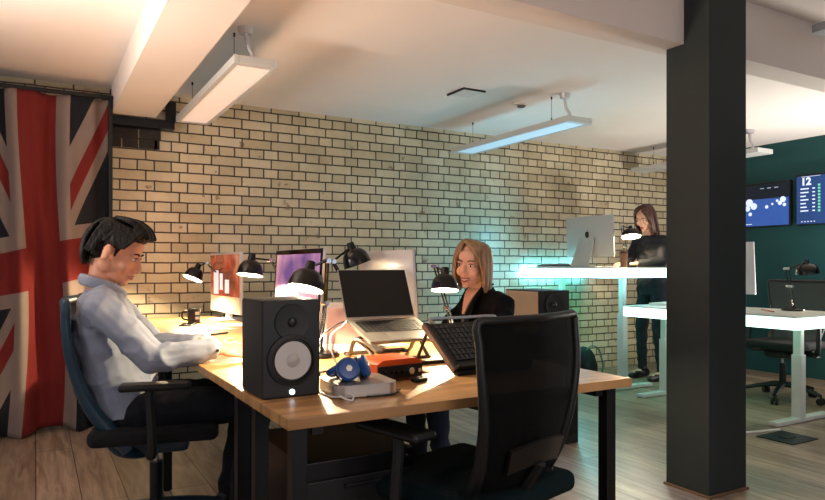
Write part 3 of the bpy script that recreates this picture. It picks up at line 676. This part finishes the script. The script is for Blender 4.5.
# ------------------------------------------------------------ mug, papers, keyboard, etc. on the long desk
t = thing('mug', 'black mug with white marks by the wall under the lamp', 'mug', (.875, 4.33, DZ))
m = MB(mat('mug_black', '#1A1614', .3)); m.lathe([(.036, 0), (.04, .004), (.04, .088), (.037, .09), (.036, .01), (0, .008)], n=28); b = m.obj('body', t)
m = MB(mat('mug_black', '', 0)); m.tube([(-.038, 0, .075), (-.068, 0, .068), (-.07, 0, .03), (-.038, 0, .018)], .006); m.obj('handle', t)
m = MB(WHITEP); m.box((.012, -.0395, .06), (.024, .004, .02), None, .001); m.box((.012, -.0395, .03), (.024, .004, .018), None, .001); m.obj('printed_mark', b)
def paper(label, x, y, w, h, rz, th=.002, z=DZ, mt=PAPER, name='paper_sheet', cat='paper'):
    o = MB(mt).box((0, 0, th/2), (w, h, th)).obj(name); o.location = (x, y, z); o.rotation_euler = (0, 0, rz); tag(o, label, cat); return o
paper('white sheet of paper lying on the desk in front of the mug', .86, 3.88, .21, .30, .3)
paper('folded pale note close to the far monitor foot', 1.02, 4.0, .15, .2, -.2, .004)
t = thing('mobile_phone', 'dark phone lying on the desk below the far lamp', 'phone', (.80, 4.14, DZ), -.4)
MB(BLACKP).box((0, 0, .005), (.075, .15, .009), None, .003).obj('body', t); MB(mat('black_glass', '', 0)).bb(-.034, .034, -.07, .07, .0095, .0105).obj('screen', t)
t = thing('pen', 'dark pen lying on the desk by the sheet of paper', 'pen', (.84, 3.5, DZ), .5)
MB(BLACKP).cyl((-.06, 0, .005), (.05, 0, .005), .0045).obj('barrel', t); MB(CHROME).cyl((.05, 0, .005), (.062, 0, .005), .004, .001).obj('tip', t)
t = thing('keyboard', 'thin white keyboard under the hands of the seated man', 'keyboard', (.80, 2.62, DZ), math.radians(90-13))
MB(ALUW).bb(-.14, .14, -.055, .055, 0, .008, .003).obj('base', t)
m = MB(WHITEP)
for r in range(5):
    for c in range(13): m.bb(-.132+c*.0205, -.132+c*.0205+.017, -.048+r*.02, -.048+r*.02+.0165, .008, .011)
m.obj('keys', t)

# things on the raised desk
for k, (w_, h_, th_, rz, c) in enumerate(((.26, .34, .012, .1, PAPER), (.22, .30, .014, -.15, mat('blue_folder', '#2F5C74', .6)), (.2, .28, .01, .3, PAPER))):
    paper(('white folder at the bottom of the pile on the raised desk', 'blue folder in the middle of the pile on the raised desk', 'small white pad on top of the pile on the raised desk')[k], 4.45, 4.93-.0*k, h_, w_*.8, rz, th_, 1.088+sum((.012, .014, .01)[:k]), c, 'folder', 'folder')
t = thing('drinks_cup', 'tall brown cup beside the computer on the raised desk', 'cup', (4.60, 4.20, 1.088))
MB(mat('brown_cup', '#8E6552', .5)).lathe([(.028, 0), (.036, .12), (.036, .125)], n=24).obj('body', t)
MB(mat('cup_lid', '#5A3A2E', .4)).lathe([(.038, .125), (.038, .135), (.03, .15), (.0, .152)], n=24).obj('lid', t)
t = thing('keyboard', 'pale keyboard on the raised desk in front of the standing woman', 'keyboard', (4.84, 4.50, 1.088), PI/2)
MB(ALUW).bb(-.14, .14, -.055, .055, 0, .008, .003).obj('base', t); MB(WHITEP).bb(-.132, .132, -.048, .048, .008, .011).obj('keys', t)
t = thing('red_pencil', 'red pencil lying on the green glowing desk left of the lamp', 'pencil', (4.70, 2.92, .765), .9)
MB(mat('red_wood', '#B0442A', .5)).cyl((-.12, 0, .006), (.12, 0, .006), .005, n=6).obj('shaft', t); MB(PAPER).cyl((.12, 0, .006), (.14, 0, .006), .005, .0005, 6).obj('tip', t)
paper('white papers on the green glowing desk near the column', 4.72, 3.8, .3, .22, .2, .02, .765)

# cabinet and bag by the wall
t = thing('low_cabinet', 'low black cabinet against the brick wall under the cyan desk', 'cabinet', (4.0, 4.9, 0))
MB(BLACKP).bb(-.34, .34, -.2, .22, .04, .52, .004).obj('body', t)
for s in (-1, 1):
    d = MB(BLACKM).bb(min(s*.01, s*.33), max(s*.01, s*.33), -.215, -.2, .06, .5, .003).obj('door', t)
    MB(CHROME).cyl((s*.03, -.215, .3), (s*.03, -.23, .3), .006).obj('handle', d)
MB(BLACKP).bb(-.33, .33, -.19, .21, 0, .04).obj('plinth', t)
t = thing('backpack', 'black bag with a looped pale strap on the floor by the wall', 'bag', (4.62, 4.72, 0))
m = MB(mat('bag_nylon', '#0E1012', .8)); m.sph((0, 0, .16), (.10, .14, .16)); m.box((0, 0, .1), (.17, .26, .19), None, .05, 3); b = m.obj('body', t)
m = MB(mat('bag_strap', '#5E7A74', .7)); m.tube([(-.06, -.1, .30), (-.02, -.13, .34), (.05, -.15, .30), (.09, -.16, .15), (.08, -.15, .03)], .011, 8, flat=.5); m.obj('strap', t)

# floor box and cable on right, televisions
t = thing('floor_box', 'dark metal floor socket plate in front of the green glowing desk', 'floor box', (4.17, 2.46, 0), 0)
MB(mat('floor_plate', '#14161A', .4, metal=.4)).bb(-.14, .14, -.12, .12, 0, .006, .002).obj('plate', t)
MB(BLACKM).bb(-.05, .05, -.03, .03, .006, .009).obj('flap', t)
tag(MB(WHITEP).tube([(3.6, 2.92, .006), (3.85, 2.78, .006), (4.05, 2.66, .006), (4.32, 2.6, .006)], .008, 8).obj('floor_cable'), 'white cable trailing on the floor to the green desk foot', 'cable')

def tv(label, yc, w, h, z0, blue):
    t = thing('wall_screen', label, 'television', (6.6, yc, z0))
    MB(BLACKP).bb(-.05, -.0, -w/2, w/2, 0, h, .006).obj('casing', t)
    a = h-.02
    base = mat('tv_navy', '#0A1420', .2, emit=.5, ecol='#0B1826', var=0)
    g = MB(base).bb(-.053, -.05, -w/2+.012, w/2-.012, .012, a).obj('display', t)
    if blue:
        m = MB(mat('tv_blue', '#22407E', .2, emit=.45, ecol='#3A62B4', var=.1), mat('tv_white', '#C8D4E8', .3, emit=.6, var=0))
        m.bb(-.0545, -.053, -w/2+.012, w/2-.012, .012, a*.66); m.mi = 1
        for y, z, r in ((-.33, .27, .03), (-.30, .235, .022), (-.345, .215, .018), (-.27, .26, .014), (-.22, .23, .012), (-.16, .205, .018), (-.02, .22, .035), (.03, .26, .04), (.05, .2, .03), (.1, .28, .03), (.02, .14, .02)):
            m.lathe([(r, 0), (r, .001)], (-.0545, y, z), (-1, 0, 0), 16)
        for k in range(3): m.bb(-.055, -.053, -.28+k*.075, -.24+k*.075, a*.9, a*.91)
        m.bb(-.0555, -.0545, .0, .1, .03, .037)
        m.obj('picture', g)
    else:
        m = MB(mat('tv_blue2', '#1E3866', .2, emit=.4, ecol='#2C4A86', var=.1), mat('tv_white', '', 0), mat('tv_green', '#6AC8A0', .3, emit=.4, var=0))
        m.bb(-.0545, -.053, -w/2+.012, w/2-.012, .012, a); m.mi = 1
        L = w/2-.04
        for k in range(7):
            z = a*.73-k*.036; m.bb(-.055, -.0545, L-.06-.05*random.random(), L-.01, z, z+.012); m.bb(-.055, -.0545, L-.15, L-.125, z, z+.012)
        for k in range(5): m.bb(-.055, -.0545, L-.03-k*.03, L-.018-k*.03, .03, .04)
        for k in range(7): m.bb(-.055, -.0545, L-.62, L-.25-random.random()*.2, a*.74-k*.036+.005, a*.74-k*.036+.007)
        m.bb(-.055, -.0545, L-.2, L-.02, a*.985, a*.993)
        m.mi = 2
        for k in range(9): m.bb(-.0555, -.0545, L-.2, L-.178, a*.78-k*.031, a*.78-k*.031+.02)
        m.obj('picture', g)
        cu = bpy.data.curves.new('twelve', 'FONT'); cu.body = '12'; cu.size = .10; cu.extrude = .0005; cu.offset = .004
        tmp = bpy.data.objects.new('number_twelve', cu); COL.objects.link(tmp)
        bpy.context.view_layer.update(); me = bpy.data.meshes.new_from_object(tmp.evaluated_get(bpy.context.evaluated_depsgraph_get()))
        bpy.data.objects.remove(tmp); o = bpy.data.objects.new('number_twelve', me); COL.objects.link(o); me.materials.clear(); me.materials.append(mat('tv_white', '', 0))
        o.parent = g; o.matrix_local = Matrix.Translation((-.056, L-.015, a*.82)) @ Matrix(((0, 0, -1, 0), (-1, 0, 0, 0), (0, 1, 0, 0), (0, 0, 0, 1)))
    MB(BLACKM).bb(-.0, .0, 0, 0, 0, 0) if False else None
    return t
tv('left wall television showing blue picture with white dots, beside the column', 4.235, .80, .46, 1.505, True)
tv('right wall television with the number 12 and a blue list, at the right edge', 3.36, .84, .50, 1.50, False)

# ------------------------------------------------------------ people
def remesh(mb, name, mt, parent, vox=.005, sm=2, disp=0, ds=12, seed=0, dirz=1):
    bm = mb.bm; me = bpy.data.meshes.new('tmp'); bmesh.ops.recalc_face_normals(bm, faces=bm.faces); bm.to_mesh(me); bm.free()
    o = bpy.data.objects.new('tmp', me); COL.objects.link(o)
    r = o.modifiers.new('r', 'REMESH'); r.mode = 'VOXEL'; r.voxel_size = vox
    if sm: s = o.modifiers.new('s', 'SMOOTH'); s.iterations = sm; s.factor = .5
    bpy.context.view_layer.update(); dg = bpy.context.evaluated_depsgraph_get()
    m2 = bpy.data.meshes.new_from_object(o.evaluated_get(dg)); bpy.data.objects.remove(o); bpy.data.meshes.remove(me)
    if disp:
        nr = [v.normal.copy() for v in m2.vertices]
        for v, n in zip(m2.vertices, nr):
            p = Vector((v.co.x*ds, v.co.y*ds, v.co.z*ds*dirz))+V(seed, 0, 0)
            q = noise.noise(p+.6*noise.noise_vector(p*.7))
            v.co += n*disp*(1-2*abs(q)*1.6)
    m2.name = name; m2.materials.clear(); m2.materials.append(mt); m2.shade_smooth()
    q = bpy.data.objects.new(name, m2); COL.objects.link(q); q.parent = parent; return q
def hull(mb, P, side, W, D):          # elliptical loft: points, lateral axis, half widths, half depths
    P = [Vector(p) for p in P]; n = 20; R = []
    for i, p in enumerate(P):
        t = (P[min(i+1, len(P)-1)]-P[max(i-1, 0)]).normalized(); s = (side[i] if isinstance(side, list) else side).normalized(); s = (s-t*s.dot(t)).normalized(); f = t.cross(s)
        R.append([p+s*math.cos(2*PI*k/n)*W[i]+f*math.sin(2*PI*k/n)*D[i] for k in range(n)])
    mb.rings(R)
def head_shapes(mb, M, fem=0):
    q = M.to_3x3()
    def e(c, r, rot=None): mb.sph(M @ Vector(c), r, (q @ rot) if rot else q, 16)
    j = 1-.10*fem
    e((-.012, 0, .038), (.094, .074, .086)); e((.022, 0, -.025), (.066, .060*j, .085)); e((.03, 0, -.078), (.050, .047*j, .034))
    e((.072, 0, -.098), (.017, .020, .016)); e((.066, 0, .045), (.022, .048, .035))
    for s in (-1, 1):
        e((.074, s*.030, .020), (.014, .022, .008)); e((.058, s*.038, -.030), (.026, .022, .024)); e((-.005, s*.052*j, -.055), (.03, .016, .03))
        e((-.010, s*.082, -.006), (.019, .008, .034), Matrix.Rotation(s*.35, 3, 'Z')); e((-.014, s*.080, -.03), (.011, .007, .014)); e((.094, s*.010, -.040), (.010, .008, .008))
        e((.074, s*.031, .001), (.012, .015, .011))
    mb.cap(M @ V(.084, 0, .012), M @ V(.108, 0, -.034), .0075, .0115-.002*fem); e((.085, 0, -.047), (.014, .014, .01))
    e((.082, 0, -.065), (.016, .023, .007)); e((.080, 0, -.075), (.015, .020, .007))
def face_parts(M, t, fem, smile=False, hairm=HAIRD):
    for s in (-1, 1):
        m = MB(EYEW, PUPIL); m.sph(M @ V(.0755, s*.031, .002), (.0125, .013, .0062), M.to_3x3(), 16); m.mi = 1; m.sph(M @ V(.0842, s*.031, .0015), (.0045, .0052, .0052), M.to_3x3(), 10); m.obj('eye', t)
        m = MB(hairm); m.tube([M @ V(.088, s*.014, .021), M @ V(.089, s*.032, .027), M @ V(.076, s*.050, .022)], [.003, .0035, .0015], 6); m.obj('eyebrow', t)
        m = MB(PUPIL); m.tube([M @ V(.087, s*.021, .006), M @ V(.089, s*.031, .011), M @ V(.081, s*.043, .006)], [.001, .002, .001], 6); m.obj('eyelash', t)
    m = MB(LIPS)
    k_ = .005*smile
    m.tube([M @ V(.085-k_*.6, -.021-k_, -.066+k_), M @ V(.0965, 0, -.0640), M @ V(.085-k_*.6, .021+k_, -.066+k_)], [.0015, .0042, .0015], 8)
    m.tube([M @ V(.085-k_*.6, -.020-k_, -.070+k_), M @ V(.095, 0, -.0745-k_), M @ V(.085-k_*.6, .020+k_, -.070+k_)], [.0015, .0048, .0015], 8); m.obj('lips', t)
    if smile: m = MB(WHITEP); m.tube([M @ V(.086, -.019, -.0655), M @ V(.0962, 0, -.0700), M @ V(.086, .019, -.0655)], [.0012, .0042, .0012], 6); m.obj('teeth', t)
def hand_shapes(mb, wrist, fwd, palm_n, side, curl=.5, k=1.0):
    # fwd: to the knuckles, palm_n: out of the palm, side: +1 thumb along fwd x palm_n
    f = Vector(fwd).normalized(); n = Vector(palm_n); n = (n-f*n.dot(f)).normalized(); l = f.cross(n)*side; w = Vector(wrist)
    Q = Matrix((f, l, n)).transposed()
    mb.sph(w+f*.045*k, (.048*k, .038*k, .016*k), Q, 14)
    for i, (off, ln, st) in enumerate(((.031, .070, .082), (.010, .078, .088), (-.011, .072, .085), (-.031, .056, .077))):
        p = w+f*(st-.012)*k+l*off*k; d = (f+l*off*1.6).normalized(); mb.cap(w+f*.03*k+l*off*.7*k, p, .0105*k, .0095*k, 8); a = .25*curl
        for s_, r in ((.45, .0088), (.32, .008), (.26, .0072)):
            dd = d*math.cos(a)+n*math.sin(a); p2 = p+dd*ln*s_*k; mb.cap(p, p2, r*k, (r-.0006)*k, 8); p = p2; a += curl*.75
    p = w+f*.018*k+l*.024*k; d = (f*.62+l*.75+n*.25).normalized()
    for s_, r in ((.040, .0125), (.030, .0105), (.025, .009)):
        p2 = p+d*s_*k; mb.cap(p, p2, r*k, (r-.001)*k, 8); p = p2; d = (d+f*.35+n*.1*curl-l*.12).normalized()

def person(label, J, skin, topm, botm, shoem, fem=0, shirt_shape=None, cuff=True, wr=1.0, vox=.0052):
    t = thing('person', label, 'person', J['root'])
    inv = Matrix.Translation(-Vector(J['root']))
    g = lambda k: inv @ Vector(J[k])
    H = inv @ J['headM']; side = Vector(J['side'])
    pel, bel, che, nk = g('pelvis'), g('belly'), g('chest'), g('neck')
    sk = 1-.13*fem
    # skin body
    b = MB(skin); head_shapes(b, H, fem)
    b.cap(nk-(nk-che)*.2, H @ V(-.025, 0, -.055), .054*sk, .050*sk, 16)
    hull(b, [pel-V(0, 0, .06), pel, bel, che, nk-(nk-che)*.12], side, [.10, .145*sk, .115*sk, .145*sk, .05], [.08, .095*sk, .085*sk, .095*sk, .05])
    for s in 'lr':
        sh, el, wr_ = g(s+'_shoulder'), g(s+'_elbow'), g(s+'_wrist')
        b.cap(che+(sh-che)*.3, sh, .06*sk, .045*sk); b.cap(sh, el, .042*sk, .035*sk); b.cap(el, wr_, .036*sk, .025*sk)
        fw = Vector(J[s+'_hand'][0]); hand_shapes(b, wr_, fw, J[s+'_hand'][1], J[s+'_hand'][2], J[s+'_hand'][3], .98*(.92 if fem else 1))
        hp, kn, an = g(s+'_hip'), g(s+'_knee'), g(s+'_ankle')
        b.cap(hp, kn, .072*sk, .050*sk); b.cap(kn, an, .048*sk, .034*sk); fd = Vector(J['foot']).normalized(); b.cap(an-V(0, 0, .03), an+fd*.13-V(0, 0, .045), .034, .024)
    remesh(b, 'body', skin, t, vox, 2)
    face_parts(H, t, fem, J.get('smile', False), J['hair'])
    # top garment
    b = MB(topm)
    ex = J.get('puff', 1)
    hull(b, [pel-V(0, 0, .03), pel, bel, che, che+(nk-che)*.55, nk-(nk-che)*.05], side, [.15*sk, .172*sk*ex, .158*sk*ex, .185*sk, .15*sk, .058], [.11*sk, .125*sk*ex, .125*sk*ex, .118*sk, .09*sk, .058])
    for s in 'lr':
        sh, el, wr_ = g(s+'_shoulder'), g(s+'_elbow'), g(s+'_wrist')
        b.cap(che+(nk-che)*.5+(sh-che)*.25, sh, .062*sk, .060*sk); b.cap(che+(sh-che)*.4, sh, .09*sk, .062*sk)
        b.cap(sh, el, .062*sk*ex, .052*sk*ex); b.cap(el, el+(wr_-el)*.9, .052*sk*ex, .038*sk)
        if cuff: a = el+(wr_-el)*.86; b.cyl(a, wr_-(wr_-el)*.02, .040*sk, .039*sk, 18)
    top = remesh(b, J['topname'], topm, t, vox, 3, .007, 9, random.random()*9)
    # trousers
    b = MB(botm)
    hull(b, [pel-V(0, 0, .10), pel-V(0, 0, .02), pel+V(0, 0, .05)], side, [.13*sk, .165*sk, .15*sk], [.10, .122*sk, .11*sk])
    for s in 'lr':
        hp, kn, an = g(s+'_hip'), g(s+'_knee'), g(s+'_ankle')
        b.cap(hp, kn, .088*sk, .068*sk); b.cap(kn, an+V(0, 0, .02), .066*sk, .050*sk)
    remesh(b, 'trousers', botm, t, .007, 2, .005, 10, 3)
    for s in 'lr':
        an = g(s+'_ankle'); fd = Vector(J['foot']).normalized(); z0 = -J['root'][2]; fl = V(an.x, an.y, z0)
        b = MB(shoem); b.cap(fl-fd*.05+V(0, 0, .045), fl+fd*.10+V(0, 0, .036), .042, .038); b.cap(fl+fd*.10+V(0, 0, .034), fl+fd*.16+V(0, 0, .03), .036, .028); b.cap(fl-fd*.03+V(0, 0, .05), an, .042, .046)
        remesh(b, 'shoe', shoem, t, .007, 2)
    return t, H, top
def frame(loc, yaw, pitch, roll=0):
    return Matrix.Translation(loc) @ Matrix.Rotation(yaw, 4, 'Z') @ Matrix.Rotation(pitch, 4, 'Y') @ Matrix.Rotation(roll, 4, 'X')

# seated man
yaw = math.radians(-15)
J = dict(root=(.33, 2.87, .0), headM=frame((.275, 2.82, 1.155), math.radians(-22), math.radians(24)), side=(math.sin(-yaw), math.cos(yaw), 0),
    pelvis=(.33, 2.87, .53), belly=(.285, 2.87, .67), chest=(.235, 2.86, .87), neck=(.22, 2.85, 1.03),
    r_shoulder=(.205, 2.675, .945), r_elbow=(.37, 2.525, .765), r_wrist=(.59, 2.49, .79), r_hand=((1, .15, -.10), (-.1, .7, -.8), 1, .35),
    l_shoulder=(.27, 3.03, .945), l_elbow=(.43, 2.93, .765), l_wrist=(.575, 2.72, .79), l_hand=((1, -.30, -.1), (-.1, .0, -1), -1, .28),
    r_hip=(.35, 2.77, .53), r_knee=(.79, 2.66, .54), r_ankle=(.72, 2.68, .10), l_hip=(.38, 2.97, .53), l_knee=(.82, 2.87, .54), l_ankle=(.74, 2.92, .10),
    foot=(1, -.2, 0), hair=HAIRD, topname='shirt', puff=1.02)
t, H, top = person('man in a pale shirt typing at the long oak desk, seated', J, SKIN, SHIRT, NAVY, mat('black_shoe', '#0A0A0B', .3), 0)
b = MB(HAIRD); q = H.to_3x3()
b.sph(H @ V(-.020, 0, .050), (.091, .080, .079), q, 20); b.sph(H @ V(-.055, 0, .0), (.052, .070, .062), q, 16); b.sph(H @ V(.048, .0, .090), (.046, .056, .034), q, 14)
for k in range(90):
    a = random.uniform(-1.3, 1.3); y = .076*math.sin(a); w_ = random.uniform(-.006, .007)
    if k % 2: p = [V(-.045, y*.6+w_, .128), V(.015, y*.95, .134+w_), V(.070, y*.85+w_, .122+w_), V(.100+w_, y*.8+.008, .092+w_)]; rr = [.008, .009, .008, .003]
    else: p = [V(-.02, y*.5, .130), V(-.082, y*.9+w_, .095), V(-.108+w_, y*.95, .03), V(-.100+w_, y*.88, -.04), V(-.078, y*.8, -.085+w_)]; rr = [.008, .009, .008, .007, .003]
    b.tube([H @ v for v in p], rr, 6, 4)
for s in (-1, 1):
    for k in range(14):
        x = -.075+k*.010; w_ = random.uniform(-.004, .004); lo = -.035 if x < -.035 else .022
        b.tube([H @ V(x+.02, s*.055, .112), H @ V(x+w_, s*.080, .068), H @ V(x-.014, s*(.079+w_*.5), lo+w_)], [.009, .008, .003], 6, 4)
    b.cap(H @ V(.022, s*.070, .03), H @ V(.018, s*.069, -.010), .009, .004)
remesh(b, 'hair', HAIRD, t, .0035, 1)
# collar, cuffs button, placket
inv = Matrix.Translation(-Vector(J['root'])); nk = inv @ Vector(J['neck'])
m = MB(SHIRT); m.tube([nk+V(-.068, 0, .02), nk+V(-.045, -.052, .012), nk+V(.03, -.058, -.012), nk+V(.075, -.02, -.045), nk+V(.078, .02, -.045), nk+V(.04, .062, -.01), nk+V(-.035, .056, .014)], .011, 8, 5, True, flat=2.0); m.obj('collar', top)
wrp = inv @ Vector(J['r_wrist'])
MB(BLACKP).cyl(wrp+V(-.012, -.040, .0), wrp+V(-.012, -.044, .0), .006).obj('cuff_button', top)

# smiling woman at the desk
yw = PI-math.radians(-12)
J = dict(root=(2.06, 2.80, .0), headM=frame((1.96, 2.80, 1.105), PI+math.radians(30), math.radians(3), math.radians(-3)), side=(-.15, -1, 0),
    pelvis=(2.10, 2.80, .53), belly=(2.085, 2.80, .68), chest=(2.05, 2.795, .85), neck=(2.015, 2.795, .985),
    r_shoulder=(2.06, 2.96, .905), r_elbow=(1.90, 3.02, .72), r_wrist=(1.70, 2.93, .785), r_hand=((-1, -.2, -.1), (0, 0, -1), 1, .5),
    l_shoulder=(2.03, 2.63, .905), l_elbow=(1.94, 2.55, .70), l_wrist=(1.72, 2.64, .785), l_hand=((-1, .2, -.1), (0, 0, -1), -1, .5),
    r_hip=(2.05, 2.89, .53), r_knee=(1.66, 2.90, .53), r_ankle=(1.70, 2.90, .10), l_hip=(2.05, 2.71, .53), l_knee=(1.66, 2.68, .53), l_ankle=(1.70, 2.68, .10),
    foot=(-1, 0, 0), hair=mat('brown_brow', '#5A3E2A', .7), smile=True, topname='blazer')
t, H, top = person('smiling woman with long blonde hair in a black blazer, seated', J, SKINF, BLAZER, NAVY, mat('black_shoe', '', 0), 1)
def long_hair(H, t, mt, back=.20, front=True, n=70, part=.012):
    b = MB(mt); q = H.to_3x3()
    b.sph(H @ V(-.022, 0, .05), (.092, .083, .079), q, 20); b.sph(H @ V(-.055, 0, -.01), (.056, .076, .09), q, 16)
    for k in range(n):
        s = 1 if k % 2 else -1; u = random.random()                      # u: 0 front .. 1 back
        a = (.30+.62*u)*PI; r = .088+random.uniform(-.004, .006)
        x0 = r*math.cos(a)*1.05-.01; y0 = s*r*math.sin(a); ln = back*(.75+.35*random.random()); ln = ln if u > .15 or not front else ln*1.05
        b.tube([H @ V(-.0+.02*(1-u), part+s*.008, .130), H @ V(x0*.75, y0*.78, .098), H @ V(x0, y0*1.02, .03), H @ V(x0*1.02, y0*1.05, -.06), H @ V(x0*.95-.01, y0*(.98+.1*random.random()), -.05-ln)], [.009, .011, .011, .010, .003], 6, 4)
    for s in (-1, 1):
        for k in range(4): b.tube([H @ V(.045, part+s*.006, .124), H @ V(.074-.008*k, s*(.035+.008*k), .085), H @ V(.062-.01*k, s*.068, .03), H @ V(.035-.01*k, s*.078, -.05), H @ V(.03-.01*k, s*.08, -.12)], [.008, .011, .010, .010, .004], 6, 4)
    return remesh(b, 'hair', mt, t, .0038, 1)
long_hair(H, t, HAIRB, .085, True, 110, -.028)
inv = Matrix.Translation(-Vector(J['root'])); nk = inv @ Vector(J['neck']); che = inv @ Vector(J['chest'])
m = MB(BLOUSE); m.sheet(lambda u, v: nk+V(-.035-.085*v**.6, (u-.5)*(.11-.07*v), -.015-.20*v), 6, 8, .004); m.obj('blouse', t)
m = MB(SKINF); m.sheet(lambda u, v: nk+V(-.04-.075*v**.6, (u-.5)*(.095*(1-v)+.01), .0-.13*v), 6, 8, .01); 
m.obj('open_neckline', t)
for s in (-1, 1):
    m = MB(BLAZER); m.tube([nk+V(.035, s*.05, .02), nk+V(-.03, s*.062, .01), nk+V(-.105, s*.045, -.10), nk+V(-.13, s*.012, -.22)], [.010, .013, .016, .01], 8, flat=.6); m.obj('lapel', top)

# standing woman behind the raised desk
J = dict(root=(5.20, 4.42, .0), headM=frame((5.13, 4.42, 1.565), PI+math.radians(12), math.radians(22)), side=(0, -1, 0),
    pelvis=(5.22, 4.42, .92), belly=(5.225, 4.42, 1.07), chest=(5.22, 4.42, 1.25), neck=(5.18, 4.42, 1.41),
    r_shoulder=(5.21, 4.58, 1.34), r_elbow=(5.12, 4.62, 1.13), r_wrist=(4.93, 4.53, 1.125), r_hand=((-1, -.3, -.05), (0, 0, -1), 1, .5),
    l_shoulder=(5.20, 4.26, 1.34), l_elbow=(5.12, 4.21, 1.15), l_wrist=(4.92, 4.32, 1.125), l_hand=((-1, .3, -.05), (0, 0, -1), -1, .5),
    r_hip=(5.22, 4.50, .90), r_knee=(5.20, 4.52, .49), r_ankle=(5.22, 4.53, .09), l_hip=(5.22, 4.33, .90), l_knee=(5.19, 4.31, .49), l_ankle=(5.21, 4.29, .09),
    foot=(-1, 0, 0), hair=HAIRR, topname='jacket')
t, H, top = person('woman with auburn hair in dark clothes standing at the raised desk', J, SKINF, mat('dark_navy_jacket', '#0D131C', .8), NAVY, mat('black_shoe', '', 0), 1, vox=.007)
long_hair(H, t, HAIRR, .16, True, 70)
